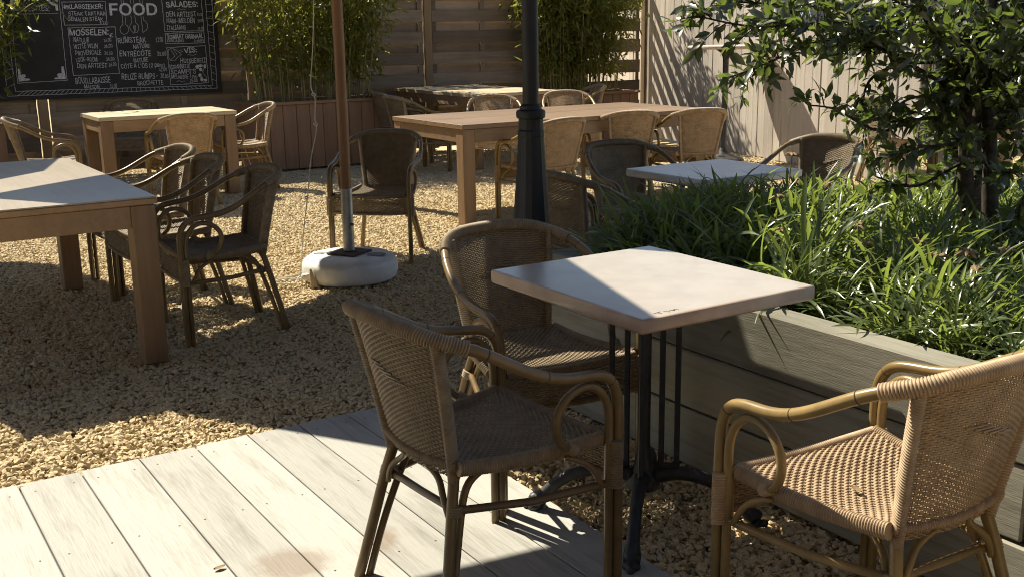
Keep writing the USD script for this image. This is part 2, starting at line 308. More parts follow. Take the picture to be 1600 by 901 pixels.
# ================================================================ rattan chairs
def make_chair(name, canem, tubem):
    c = kind_of(name)
    wf, yf, ha, wr, yr, wb, yb, hb, wp, yp, hp = .263, .226, .625, .217, -.29, .197, -.276, .775, .140, -.206, .405
    R = .0145
    # arm rail: front leg top, over the arm and round the back in one bend
    half = [(wf, yf, .40), (wf, yf, .48), (wf, yf - .006, .545), (wf + .002, yf - .034, .594), (wf + .005, yf - .085, .614), (wf + .010, yf - .16, .622), (wf + .012, yf - .25, .645),
            (wf + .004, yf - .34, .690), (wf - .022, yf - .43, .737), (wb, yb, hb - .012), (wb - .05, yb - .035, hb + .004), (.07, yb - .052, hb + .012)]
    pts = [(x, y, z) for x, y, z in half] + [(0, yb - .055, hb + .014)] + [(-x, y, z) for x, y, z in half[::-1]]
    P = curve(pts, 130)
    obj('arm_rail', tube(P, R, 12), tubem, c, True)
    for q in (14, 30, 41, 88, 99, 115):
        obj('bamboo_node', tube(P[q] + (P[q + 1] - P[q - 1]) * np.array([[-.04], [0], [.04]]), R + .0006, 12), M['plate'], c, True)
    # cane wrapping round the back part of the rail
    sel = P[(P[:, 1] < -.20)]
    obj('top_rail_wrap', ridged(sel, R + .0045, .0068, .0016, 12), canem, c, True)
    def S(a, b):
        w = wp + (wb - .005 - wp) * b ** .9; s = 2 * a - 1
        y = yp + (yb - yp) * b - (.018 + .040 * b) * (1 - s * s); z_ = hp - .015 + (hb - .012 - hp + .015) * b + .014 * b * (1 - s * s)
        return np.stack([w * s, y, z_], -1)
    obj('backrest', weave(S, 26, 62, .0022, .0016, .0034, .0018), canem, c, True)
    # the little woven figure in the backrest: a band of raised double strands
    fig = []
    for k in range(5):
        a0 = .28 + .07 * k
        aa = np.linspace(a0, a0 + .16, 5); bb = np.full(5, .70 - .022 * k)
        Q = S(aa, bb); fig.append(tube(Q + [0, -.005, 0], .0024, 5)); fig.append(tube(Q + [0, .005, 0], .0024, 5))
    obj('woven_figure', join(*fig), canem, c, True)
    for s in (-1, 1):
        a = np.array([s * (wb - .002), yb + .002, hb - .01]); b = np.array([s * (wp + .004), yp + .004, hp - .02])
        Q = curve([a, (a + b) / 2 + [0, .004, 0], b], 12)
        obj('back_post', ridged(Q, .0125, .0068, .0016, 12, .0225), canem, c, True)
    # seat
    prof = curve([(0, -.205, .432), (0, -.15, .418), (0, -.05, .408), (0, .07, .412), (0, .16, .424), (0, .205, .424)], 40)[:, 1:]
    t = np.linspace(0, 1, 40)
    def Sseat(a, b):
        y = np.interp(b, t, prof[:, 0]); z_ = np.interp(b, t, prof[:, 1]); w = .180 + .052 * b; s = 2 * a - 1
        return np.stack([w * s, y, z_ + .010 * s * s - .004], -1)
    obj('seat', weave(Sseat, 34, 42, .0026, .0022, .0049, .0016), canem, c, True)
    def Sap(a, b):
        s = 2 * a - 1; h = .085 - .022 * (1 - s * s) * 0
        y = .208 + .016 * np.sin(np.minimum(b * 3, 1) * np.pi / 2) ; z_ = .424 - .100 * b - .005
        return np.stack([.234 * s, y + 0 * b, z_ + .008 * s * s], -1)
    obj('seat_apron', weave(Sap, 30, 14, .0022, .0016, .0035, .0016), canem, c, True)
    obj('apron_rail', ridged(curve([(-.245, .222, .318), (-.12, .226, .312), (0, .227, .310), (.12, .226, .312), (.245, .222, .318)], 20), .0095, .0068, .0016, 10), canem, c, True)
    obj('seat_front_roll', ridged(curve([(-.236, .204, .428), (0, .209, .420), (.236, .204, .428)], 16), .0125, .0068, .0016, 10), canem, c, True)
    obj('seat_back_rail', ridged(curve([(-.17, -.212, .428), (0, -.235, .422), (.17, -.212, .428)], 14), .0115, .0068, .0016, 10), canem, c, True)
    for s in (-1, 1):
        Q = curve([(s * .178, -.212, .425), (s * .198, -.08, .414), (s * .222, .08, .416), (s * .238, .20, .426)], 20)
        obj('seat_side_roll', ridged(Q, .0150, .0068, .0016, 12, .0190), canem, c, True)
    # legs
    for s in (-1, 1):
        obj('leg', tube([(s * wf, yf, .0), (s * wf, yf, .2), (s * wf, yf, .41)], R, 12), tubem, c, True)
        xi = s * (wf - .004)
        loop = [(xi, yf - .027, .0), (xi, yf - .027, .22), (xi, yf - .027, .42), (xi, yf - .028, .50), (xi, yf - .045, .548), (xi, yf - .085, .582), (xi, yf - .135, .583), (xi + s * .002, yf - .185, .550), (xi, yf - .200, .50),
                (xi - s * .006, yf - .180, .45), (xi - s * .018, yf - .135, .418)]
        obj('arm_loop', tube(curve(loop, 60), .0115, 10), tubem, c, True)
        obj('loop_binding', ridged([(xi - s * .010, yf - .158, .435), (xi - s * .020, yf - .125, .414)], .0155, .0068, .0016, 10), canem, c, True)
        obj('leg_binding', ridged([(s * (wf - .002), yf - .0135, .296), (s * (wf - .002), yf - .0135, .425)], .0185, .0068, .0016, 14, .031), canem, c, True)
        # splayed rear legs: two tubes side by side
        top = np.array([s * (wp + .002), yp + .006, .40]); foot = np.array([s * wr, yr, 0]); knee = np.array([s * (wp + .018), yp - .012, .33])
        obj('leg', tube(curve([top, knee, (knee + foot) / 2, foot], 14), R, 12), tubem, c, True)
        top2 = top + [-s * .002, .03, -.02]; foot2 = foot + [-s * .012, .026, 0]; knee2 = knee + [-s * .006, .028, -.01]
        obj('leg_brace', tube(curve([top2 + [0, .05, .005], top2 + [0, .012, -.02], knee2 + [0, 0, -.03], (knee2 + foot2) / 2, foot2], 22), .0105, 10), tubem, c, True)
        m = knee * .93 + foot * .07
        obj('leg_binding', ridged([m + (top - foot) * .03 + [-s * .004, .013, 0], m - (top - foot) * .03 + [-s * .004, .013, 0]], .0165, .0068, .0016, 12, .028), canem, c, True)
        obj('back_brace', tube(curve([m + [-s * .012, 0, -.02], m + [-s * .040, 0, .035], m + [-s * .075, .010, .066], np.array([s * .05, yp - .02, .405])], 16), .0085, 8), tubem, c, True)
        obj('side_brace', tube(curve([(s * (wf - .006), yf - .05, .305), (s * (wf - .012), yf - .085, .365), (s * (wf - .03), yf - .15, .40)], 12), .0085, 8), tubem, c, True)
        obj('stretcher', tube([(s * (wf - .006), yf - .02, .305), (s * (wf * .5 + wr * .5 - .02), -.02, .302), m + [-s * .004, .02, .0]], .0105, 10), tubem, c, True)
    mz = knee * .93 + foot * .07
    obj('stretcher', tube([(-abs(mz[0]), mz[1] + .015, mz[2]), (0, mz[1] + .012, mz[2]), (abs(mz[0]), mz[1] + .015, mz[2])], .0105, 10), tubem, c, True)
    return c
chair_tan = make_chair('tan_rattan_chair', M['cane_tan'], M['tube_tan'])
chair_brown = make_chair('brown_rattan_chair', M['cane_brown'], M['tube_brown'])
def chair(kind, x, y, deg, label, group=None):
    return copy_of(chair_tan if kind == 't' else chair_brown, 'rattan_armchair', label, 'armchair', (x, y, 0), deg, group)
CHAIRS = [
    ('b', -.07, 2.71, -54, 'brown rattan armchair nearest the camera, standing on the pale deck'),
    ('b', .09, 3.43, -152, 'rattan armchair behind the beige square table, its seat pushed under the tabletop'),
    ('t', .83, 2.35, 30, 'sunlit tan rattan armchair at the right edge, drawn up between beige table and timber bed'),
    ('b', -.87, 7.10, 171, 'dark rattan armchair alone behind the white umbrella base, facing us on the gravel'),
    ('b', -1.49, 5.31, 121, 'dark rattan armchair nearest the free corner of the large left table'),
    ('b', -1.91, 5.83, 124, 'middle of three rattan armchairs along the right side of the large left table'),
    ('b', -2.22, 6.38, 126, 'farthest of three rattan armchairs along the right side of the large left table'),
    ('t', -2.86, 9.52, 31, 'tan armchair, back to us, at the long side of the narrow teak table'),
    ('t', -2.58, 10.4, 118, 'sunlit armchair at the right end of the narrow teak table, beside the red bamboo planter'),
    ('b', -3.85, 9.1, -68, 'shaded armchair seen side on at far left, behind the large left table'),
    ('b', -3.90, 11.3, 197, 'armchair with only its top showing between narrow teak table and chalkboard'),
    ('b', -1.20, 12.25, -58, 'shaded armchair at far end of the pale back table, nearest the tall bamboo planter'),
    ('b', -.96, 11.5, -56, 'shaded armchair at left of the pale back table, nearer than its twin and beside it'),
    ('t', .78, 12.9, 105, 'small sunlit armchair at the right end of the pale back table'),
    ('t', -.14, 10.92, 185, 'armchair facing us across the long teak table, left of the black lamp post'),
    ('t', .64, 11.5, 187, 'armchair facing us across the long teak table, just right of the black lamp post'),
    ('t', .24, 8.42, 38, 'armchair at near side of the long teak table, half hidden by the black lamp post'),
    ('t', .93, 9.09, 13, 'middle tan armchair at the near side of the long teak table, its back to us'),
    ('t', 1.52, 9.25, 13, 'tan armchair at the right end of the near side of the long teak table'),
    ('b', .75, 6.18, -155, 'dark armchair behind the grey square table standing beyond the green planting'),
    ('b', .43, 5.28, -52, 'dark armchair low behind the leaves, between lamp post and grey square table'),
    ('b', 1.74, 6.40, 133, 'dark armchair at the right side of the grey square table, before the silver fence'),
    ('b', 3.62, 10.1, -75, 'brown armchair seen through the laurel branches beside the far right table'),
]
for kd, x_, y_, dg, lb in CHAIRS: chair(kd, x_, y_, dg, lb, 'rattan armchairs on the terrace')

# ================================================================ tables
def wood_table(name, label, loc, deg, L, W, H, boards, boardm, legm=None, apronm=None, along_y=False, group=None, leg=.105):
    """L along local x, W along local y; boards run along x"""
    t = thing(name, label, 'table', loc, deg, group or 'wooden tables on the gravel'); legm = legm or M['teak_leg']; apronm = apronm or boardm
    T = .034; bw = W / boards
    for k in range(boards):
        e = .0015 * (k % 2)
        if boards == 1:                                      # a worn grey face on a brown slab
            obj('tabletop', box(0, 0, H - .003, L - .004, W - .004, .006, .001), boardm, t)
            obj('slab', box(0, 0, H - .0065 - (T - .0065) / 2, L, W, T - .0065, .004), apronm, t); continue
        obj('board', box(0, -W / 2 + bw * (k + .5), H - T / 2 - e * .5, L - e, bw - .0014, T, .0012), boardm, t)
    ins = .010; a = .10; zt = H - T - .002
    for sx in (-1, 1):
        for sy in (-1, 1):
            obj('leg', box(sx * (L / 2 - ins - leg / 2), sy * (W / 2 - ins - leg / 2), zt / 2, leg, leg, zt, .004), legm, t)
    for s in (-1, 1):
        obj('apron', box(0, s * (W / 2 - ins - .018), zt - a / 2, L - 2 * ins - 2 * leg - .002, .026, a, .003), apronm, t)
        obj('apron', at(box(0, 0, 0, W - 2 * ins - 2 * leg - .002, .026, a, .003), (s * (L / 2 - ins - .018), 0, zt - a / 2), 90), apronm, t)
    return t
M['teak_top'] = wood('sunbleached_teak', [(.25, (.11, .065, .033)), (.45, (.18, .113, .06)), (.6, (.235, .152, .083)), (.75, (.145, .088, .046))], 'x', 14, 8, .45, .2, .45, .12)
M['grey_top'] = wood('worn_grey_table_boards', [(.25, (.25, .205, .15)), (.45, (.36, .30, .225)), (.6, (.42, .355, .275)), (.75, (.30, .25, .185))], 'x', 14, 7, .27, .15, .5, .08)
M['pale_top'] = wood('pale_table_boards', [(.25, (.34, .265, .16)), (.5, (.45, .36, .23)), (.75, (.52, .43, .29))], 'x', 14, 7, .5, .15, .4, .1)
wood_table('wooden_table', 'large teak table with worn grey top cut off by the left edge', (-2.45, 5.30, 0), GRID + 90, 1.89, .90, .76, 1, M['grey_top'], apronm=M['teak'])
wood_table('wooden_table', 'long sunlit teak table in the middle, behind the black lamp post', (.37, 9.28, 0), GRID, 2.46, 1.15, .76, 4, M['teak_top'], group=None)
wood_table('wooden_table', 'pale sun bleached table at the back, against the brown fence', (-.41, 12.57, 0), GRID + 90, 1.85, 1.09, .79, 6, M['pale_top'], apronm=M['teak'])
wood_table('wooden_table', 'narrow teak table below the chalkboard', (-3.22, 10.05, 0), GRID, 1.22, .74, .76, 4, M['pale_top'], apronm=M['teak'])
wood_table('wooden_table', 'teak table far right, glimpsed behind the laurel trunks', (4.75, 10.15, 0), GRID, 1.6, .8, .76, 5, M['teak_top'])

def bistro_table(name, label, loc, deg, W, D, H, topm, edgem, scratch=False):
    t = thing(name, label, 'table', loc, deg, 'square bistro tables with iron bases')
    T = .043
    prof = np.array([(-.010, 0), (-.003, .004), (0, .010), (0, T - .006), (-.002, T - .0015), (-.006, T)])   # moulded edge
    def ring(off, z_): return [(sx * (W / 2 + off), sy * (D / 2 + off), H - T + z_) for sx, sy in ((-1, -1), (1, -1), (1, 1), (-1, 1))]
    V = np.array([q for o, z_ in prof for q in ring(o, z_)]); F = [[4 * k + j, 4 * k + (j + 1) % 4, 4 * (k + 1) + (j + 1) % 4, 4 * (k + 1) + j] for k in range(len(prof) - 1) for j in range(4)]
    obj('table_edge', (V, np.array(F + [[3, 2, 1, 0]])), edgem, t, 50)
    n = len(prof) - 1
    obj('tabletop', (V[4 * n:4 * n + 4] , np.array([[0, 1, 2, 3]])), topm, t)
    obj('top_plate', box(0, 0, H - T - .008, .34, .34, .012, .003), M['iron'], t)
    obj('column', lathe([(.001, .10), (.05, .10), (.052, .125), (.036, .15), (.026, .19), (.019, .24), (.019, H - T - .06), (.030, H - T - .03), (.06, H - T - .014)], 20), M['iron'], t, 40)
    for k in range(4):
        ang = 45 + 90 * k
        bars = []
        for r in (.052, .098):
            bars.append(box(r, 0, .43, .017, .014, .55, .003))
        bars.append(box(.075, 0, .692, .063, .0145, .03, .004)); bars.append(box(.075, 0, .168, .063, .0145, .028, .004))
        arch = curve([(.058, 0, .655), (.062, 0, .672), (.075, 0, .680), (.088, 0, .672), (.092, 0, .655)], 10); bars.append(tube(arch, .007, 6))
        obj('slotted_bracket', at(join(*bars), (0, 0, 0), ang), M['iron'], t)
        leg = curve([(.03, 0, .135), (.10, 0, .150), (.19, 0, .135), (.265, 0, .092), (.315, 0, .040), (.335, 0, .018)], 26)
        r = np.interp(np.arange(26), [0, 4, 14, 20, 23, 25], [.026, .022, .018, .020, .026, .024])
        lg = obj('leg', at(tube(leg, r, 10), (0, 0, 0), ang), M['iron'], t, True)
        knob = join(at(lathe([(0, .052), (.016, .048), (.022, .036), (.016, .022), (.024, .014), (.026, .004), (.018, 0), (0, 0)], 12), (.335, 0, 0)), at(lathe([(0, .022), (.010, .018), (.013, .008), (.010, 0), (0, 0)], 8), (.362, 0, 0)), at(lathe([(0, .016), (.009, .013), (.011, .005), (.009, 0), (0, 0)], 8), (.300, 0, .055)))
        obj('claw_foot', at(knob, (0, 0, 0), ang), M['iron'], t, True)
    if scratch:
        sc = []
        for a, b in (((-.215, -.318), (-.20, -.335)), ((-.235, -.322), (-.19, -.312)), ((-.175, -.315), (-.158, -.338)), ((-.158, -.338), (-.148, -.318)), ((-.14, -.315), (-.128, -.336)), ((-.14, -.328), (-.118, -.325)), ((-.118, -.312), (-.105, -.335))):
            a = np.array([*a, H + .0004]); b = np.array([*b, H + .0004]); a[:2] = (a[:2] - [-.27, -.335]) * .6 + [-.27, -.335]; b[:2] = (b[:2] - [-.27, -.335]) * .6 + [-.27, -.335]; sc.append(tube([a, (a + b) / 2, b], .0007, 5))
        obj('scratched_letters', join(*sc), M['scratch'], t)
    return t
bistro_table('bistro_table', 'beige square table with black cast iron base beside the timber bed, nearest the camera', (.39, 3.06, 0), GRID, .62, .71, .75, M['top'], M['topedge'], True)
bistro_table('bistro_table', 'grey square bistro table in shade beyond the green planting', (1.03, 5.48, 0), GRID, .66, .58, .75, M['greytop'], M['greytop'])

bt = thing('bar_table', 'tall round bar table on a slim post in front of the silver fence', 'bar table', (2.375, 12.1, 0), 0)
obj('tabletop', lathe([(0, 1.205), (.36, 1.205), (.405, 1.212), (.415, 1.225), (.412, 1.238), (.40, 1.243), (0, 1.2435)], 48), M['silver'], bt, 35)
obj('column', lathe([(.028, .10), (.028, .55), (.036, .57), (.036, .60), (.027, .62), (.027, .86), (.036, .88), (.036, .90), (.028, .92), (.03, 1.10), (.05, 1.16), (.11, 1.20), (.11, 1.2045)], 20), M['iron'], bt, 35)
obj('base', lathe([(0, .13), (.034, .13), (.05, .10), (.07, .07), (.13, .045), (.20, .03), (.225, .015), (.225, 0), (0, 0)], 32), M['iron'], bt, 40)

# ================================================================ timber bed
BED = np.array([.13, 4.16]); BH = .61
def bed(x, y, z_=0):                       # bed axes: x towards the camera along its front, y inwards
    q = BED - GV * x + GU * y; return np.array([q[0], q[1], z_])
wall = thing('sleeper_wall', 'low grey timber wall of three stacked sleepers holding the planting bed', 'wall', (*BED, 0), GRID - 90)
for r in range(3):
    z_ = .002 + .203 * r; h = .200
    x0 = 0.0
    for L in ([2.35, 1.75] if r != 1 else [2.05, 1.45, .6]):
        obj('sleeper', box(x0 + L / 2, .05 + .004 * (r % 2), z_ + h / 2, L - .006, .10, h - .004, .006), M['sleeper'], wall); x0 += L
    y0 = .104
    for L in ([2.0, 2.0] if r != 1 else [1.0, 2.4, .6]):
        obj('sleeper', at(box(L / 2, 0, z_ + h / 2, L - .006, .10, h - .004, .006), (.05, y0, 0), 90), M['sleeper'], wall); y0 += L
n = 40; xs, ys = np.meshgrid(np.linspace(.10, 4.0, n), np.linspace(.10, 4.1, n), indexing='ij')
hz = .535 + .05 * meshkit.fbm(np.stack([xs * 3, ys * 3, xs * 0], -1), 3, 4)
V = np.array([bed(a, b, c) for a, b, c in zip(xs.ravel(), ys.ravel(), hz.ravel())])
i, j = np.meshgrid(np.arange(n - 1), np.arange(n - 1), indexing='ij')
obj('soil', (V, np.stack([i * n + j, (i + 1) * n + j, (i + 1) * n + j + 1, i * n + j + 1], -1).reshape(-1, 4)[:, ::-1]), M['soil'], None, True, kind='structure')

# strap-leaved plants
def strap_clump(seed):
    r = np.random.default_rng(seed); V, F = [], []
    for k in range(int(r.integers(20, 30))):
        az = r.uniform(0, 2 * np.pi); L = r.uniform(.17, .37); w = r.uniform(.0046, .0078); lean = r.uniform(.15, 1.2); droop = r.uniform(.3, 1.9)
        m = 8; s = np.linspace(0, 1, m); ang = lean + droop * s ** 1.6                       # angle from vertical
        d = np.stack([np.sin(ang), np.cos(ang)], 1) * (L / (m - 1)); q = np.vstack([[0, 0], np.cumsum(d, 0)[:-1]])
        tw = r.uniform(-.7, .7); side = r.uniform(0, 2 * np.pi)
        base = r.uniform(-.05, .05, 2)
        ww = w * np.where(s < .75, 1, np.sqrt(np.maximum(1 - ((s - .75) / .25) ** 2, .0)) ) * np.minimum(.7 + s, 1)
        o = len(V) and sum(len(a) for a in V)
        c, sn = math.cos(az), math.sin(az)
        P = np.stack([base[0] + q[:, 0] * c, base[1] + q[:, 0] * sn, q[:, 1]], 1)
        tws = tw * s; bx = np.stack([-sn * np.cos(tws) , c * np.cos(tws), np.sin(tws)], 1)
        nrm = np.cross(bx, np.gradient(P, axis=0)); nrm /= np.linalg.norm(nrm, axis=1, keepdims=True)
        rows = np.stack([P - bx * ww[:, None], P + nrm * (ww * .25)[:, None], P + bx * ww[:, None]], 1).reshape(-1, 3)
        f = []
        for a in range(m - 1):
            for b in range(2): f.append([3 * a + b, 3 * a + b + 1, 3 * a + 3 + b + 1, 3 * a + 3 + b])
        V.append(rows); F.append(np.array(f) + o)
    return np.vstack(V), np.vstack(F)
pl = UsdGeom.PointInstancer.Define(stage, '/World/strap_leaf_plants')
tag(pl.GetPrim(), 'dense green strap leaved plants filling the timber bed', 'plants', kind='stuff')
pp = [obj('clump', strap_clump(300 + k), M['strap'], pl.GetPrim(), True).GetPath() for k in range(12)]
pl.CreatePrototypesRel().SetTargets(pp)
pos, ids, rots, scl = [], [], [], []
r = np.random.default_rng(5)
for k in range(1190):
    a, b = (r.uniform(.10, 3.4), r.uniform(.19, 3.3)) if k < 1050 else (r.uniform(.08, .45), r.uniform(.14, 1.3))
    q = bed(a, b, .56)
    if abs(q[0]) > .5 * q[1] + .4 or math.hypot(q[0] - 1.9, q[1] - 4.32) < .12: continue
    tall = 1.0 + .25 * math.sin(a * 2.1 + b * 1.3)
    s = r.uniform(.72, 1.08) * tall * (.8 if b < .3 else 1) * (.84 if a < .75 else 1)
    pos.append(q); ids.append(int(r.integers(12))); scl.append(Gf.Vec3f(s, s, s)); w = r.uniform(0, 2 * np.pi)
    tx, ty = r.normal(0, .12, 2) - (GU * .42 if b < .34 else 0)
    ax = np.array([-ty, tx, 0]); th = np.linalg.norm(ax); ax = ax / max(th, 1e-6)
    R = Gf.Rotation(Gf.Vec3d(0, 0, 1), math.degrees(w)) * Gf.Rotation(Gf.Vec3d(*map(float, ax)), math.degrees(th))
    qd = R.GetQuat(); rots.append(Gf.Quath(qd.GetReal(), *[float(c) for c in qd.GetImaginary()]))
pl.CreatePositionsAttr(Vt.Vec3fArray([Gf.Vec3f(*map(float, q)) for q in pos])); pl.CreateProtoIndicesAttr(Vt.IntArray(ids)); pl.CreateOrientationsAttr(Vt.QuathArray(rots)); pl.CreateScalesAttr(Vt.Vec3fArray(scl))
# withered flower stalks
for k, (a, b, c) in enumerate([(1.1, 4.3, .9), (1.23, 4.2, .79), (.97, 3.9, .79), (.92, 3.6, .72), (1.22, 3.7, .72), (1.36, 3.5, .70), (1.18, 3.5, .70), (1.34, 3.3, .70), (1.42, 3.3, .71), (1.35, 3.1, .70), (1.57, 3.4, .69), (1.48, 4.6, .92)]):
    st = thing('dry_flower_stalk', 'withered brown flower head among the green strap leaves', 'flower', (a, b, .54), 31 * k, 'withered flower heads in the timber bed')
    h = c - .54 + .05
    obj('stem', tube(curve([(0, 0, 0), (.01, .004, h * .6), (.02, 0, h)], 8), .0025, 6), M['culm'], st, True)
    hd = []
    for q in range(6):
        d = r.normal(size=3); d /= np.linalg.norm(d); d[2] = abs(d[2]) * .6 - .25
        hd.append(tube(np.array([[.02, 0, h], np.array([.02, 0, h]) + d * .018 + [0, 0, .006], np.array([.02, 0, h]) + d * .038]), [.003, .0075, .002], 5))
    obj('seed_head', join(*hd), M['dry'], st)

# ---------------------------------------------------------------- leaves in bulk
def leaves(P, D, Nn, L, W, fold=.25, bend=.2):
    """pointed leaves at P growing along D with face normal Nn"""
    D = D / np.linalg.norm(D, axis=1, keepdims=True); S = np.cross(D, Nn); S /= np.maximum(np.linalg.norm(S, axis=1, keepdims=True), 1e-6); Nn = np.cross(S, D)
    L = np.asarray(L)[:, None]; W = np.asarray(W)[:, None]
    rows = [(0, 0, 0), (.28, .85, 0), (.6, .9, 0), (1, 0, 0)]
    pts = [P]
    for t, w in ((.28, .85), (.62, .88)):
        c = P + D * L * t - Nn * L * bend * t * t
        pts += [c - S * W * w + Nn * W * fold, c, c + S * W * w + Nn * W * fold]
    pts.append(P + D * L - Nn * L * bend)
    V = np.stack(pts, 1).reshape(-1, 3)
    f = np.array([[0, 2, 1], [0, 3, 2], [1, 2, 5], [1, 5, 4], [2, 3, 6], [2, 6, 5], [4, 5, 7], [5, 6, 7]])
    F = (np.arange(len(P))[:, None, None] * 8 + f[None]).reshape(-1, 3)
    return V, F
BRANCHES = [[(1.77, 4.3, 1.25), (1.52, 4.2, 1.4), (1.19, 4.1, 1.46), (.89, 4.0, 1.45), (.68, 4.0, 1.49)], [(1.78, 4.3, 1.17), (1.49, 4.25, 1.33), (1.21, 4.15, 1.4), (.99, 4.1, 1.33), (.83, 4.1, 1.27)], [(1.79, 4.4, 1.34), (1.48, 4.4, 1.47), (1.23, 4.4, 1.52), (.9, 4.3, 1.54)],
 [(1.76, 4.3, 1.08), (1.56, 4.2, 1.09), (1.4, 4.15, 1.06), (1.23, 4.1, 1.14), (1.12, 4.1, 1.16)], [(1.8, 4.4, 1.29), (1.65, 4.4, 1.3), (1.49, 4.4, 1.27), (1.39, 4.3, 1.18), (1.41, 4.3, 1.02)], [(1.82, 4.4, 1.29), (1.57, 4.5, 1.4), (1.36, 4.4, 1.36), (1.26, 4.4, 1.33)],
 [(1.82, 4.4, 1.39), (1.7, 4.5, 1.47), (1.45, 4.3, 1.4), (1.32, 4.2, 1.34)], [(1.85, 4.2, 1.06), (1.68, 4.1, 1.01), (1.53, 4.1, .99), (1.44, 4.1, .95)], [(1.84, 4.2, .96), (1.72, 4.3, .87), (1.62, 4.3, .82), (1.46, 4.3, .86)], [(1.85, 4.2, 1.16), (1.89, 4.0, 1.12), (1.94, 3.9, 1.01)],
 [(1.89, 4.2, .86), (1.83, 3.9, .92), (1.82, 3.8, .87), (1.8, 3.8, .78)], [(1.91, 4.2, .73), (1.91, 4.0, .64), (1.94, 3.9, .57)], [(1.84, 4.2, 1.25), (1.84, 4.0, 1.35), (1.86, 3.9, 1.4)], [(1.87, 4.3, 1.3), (1.81, 4.1, 1.42), (1.69, 4.0, 1.51)], [(1.79, 4.3, 1.25), (1.6, 4.1, 1.38), (1.48, 4.0, 1.49), (1.43, 4.0, 1.6)],
 [(1.77, 4.3, 1.1), (1.6, 4.2, 1.18), (1.51, 4.2, 1.16), (1.44, 4.2, 1.09)], [(1.89, 4.3, 1.1), (2.03, 4.4, 1.04), (2.11, 4.4, 1.01)], [(1.88, 4.3, 1.3), (1.83, 4.5, 1.44), (1.73, 4.6, 1.57)], [(1.89, 4.3, 1.2), (1.72, 4.1, 1.35), (1.58, 4.0, 1.4), (1.47, 4.0, 1.33)], [(1.9, 4.3, 1.0), (1.87, 4.1, 1.14), (1.87, 4.0, 1.24)], [(1.79, 4.4, 1.39), (1.53, 4.4, 1.54), (1.24, 4.3, 1.62), (.97, 4.2, 1.64)]]
r = np.random.default_rng(22)
for k in range(8):                                       # the crown goes on above and behind
    a = r.uniform(0, 2 * np.pi); b = np.array([1.85, 4.4, r.uniform(1.3, 1.7)]); d = np.array([abs(math.cos(a)), math.sin(a) * .8 + .25, r.uniform(.15, .8)]); L = r.uniform(.5, .95)
    BRANCHES.append([tuple(b), tuple(b + d * L * .5 + r.normal(0, .05, 3)), tuple(b + d * L)])
for k in range(20):                                       # thick of the crown, upper right
    b = np.array([1.85 + r.uniform(-.1, .1), 4.35, r.uniform(1.05, 1.6)]); e = np.array([r.uniform(1.62, 2.4), r.uniform(3.9, 4.9), r.uniform(1.10, 1.6)])
    BRANCHES.append([tuple(b), tuple((b + e) / 2 + r.normal(0, .05, 3)), tuple(e)])
for k in range(9):                                        # dark inner branches behind the stems
    b = np.array([1.9, 4.4, r.uniform(.8, 1.3)]); a = r.uniform(.1, 2.2); d = np.array([math.cos(a), math.sin(a), r.uniform(-.1, .5)]); L = r.uniform(.4, .8)
    BRANCHES.append([tuple(b), tuple(b + d * L * .5 + [0, 0, .03]), tuple(b + d * L)])
tree = thing('laurel_tree', 'glossy leaved laurel tree with dark slender trunks rising from the timber bed', 'tree', (0, 0, 0))
for P in ([(1.85, 4.3, .50), (1.81, 4.3, .92), (1.79, 4.35, 1.3), (1.77, 4.4, 1.60), (1.74, 4.45, 2.1)], [(1.95, 4.3, .45), (1.92, 4.3, .79), (1.88, 4.3, 1.17), (1.86, 4.3, 1.54), (1.90, 4.3, 2.2)], [(1.96, 4.47, .50), (1.93, 4.5, 1.0), (1.98, 4.5, 1.5), (2.1, 4.55, 2.0)]):
    Q = curve(P, 24); obj('trunk', tube(Q, np.linspace(.034, .016, 24) * (1 + .08 * np.sin(np.arange(24) * 1.7)), 10), M['bark'], tree, True)
LP, LD, LN, LL, LW, tw = [], [], [], [], [], []
def leaf_run(Q, rad, every, droop=.10):
    tw.append(tube(Q, np.linspace(rad, rad * .35, len(Q)), 6))
    A = along(Q, every); T = np.gradient(A, axis=0)
    for q, t in zip(A[1:], T[1:]):
        t = t / max(np.linalg.norm(t), 1e-9)
        for _ in range(2 if r.random() < .45 else 1):
            d = t * .55 + r.normal(0, .75, 3) + [0, 0, -droop]; LP.append(q + r.normal(0, .006, 3)); LD.append(d); LN.append(np.array([0, 0, 1.0]) + r.normal(0, .95, 3))
            l = r.uniform(.038, .078); LL.append(l); LW.append(l * r.uniform(.16, .23))
for bi, b in enumerate(BRANCHES):
    Q = curve(b, 20); leaf_run(Q, .009, .026)
    L = np.linalg.norm(np.array(b[-1]) - np.array(b[0])); nt = int(4 + L * (22 if bi < 3 else 10 if bi < 9 else 14))
    for k in range(nt):
        s = int(r.integers(4, 20)); o = Q[s]; t = Q[min(s + 1, 19)] - Q[s - 1]; t /= np.linalg.norm(t)
        d = t * .7 + r.normal(0, .55, 3); d /= np.linalg.norm(d); l = r.uniform(.06, .16)
        leaf_run(curve([o, o + d * l * .5 + [0, 0, .01], o + d * l + [0, 0, -.01]], 8), .0030, .0145)
obj('twigs', join(*tw), M['bark'], tree, True)
obj('crown', leaves(np.array(LP), np.array(LD), np.array(LN), np.array(LL), np.array(LW)), M['leaf'], tree, True)

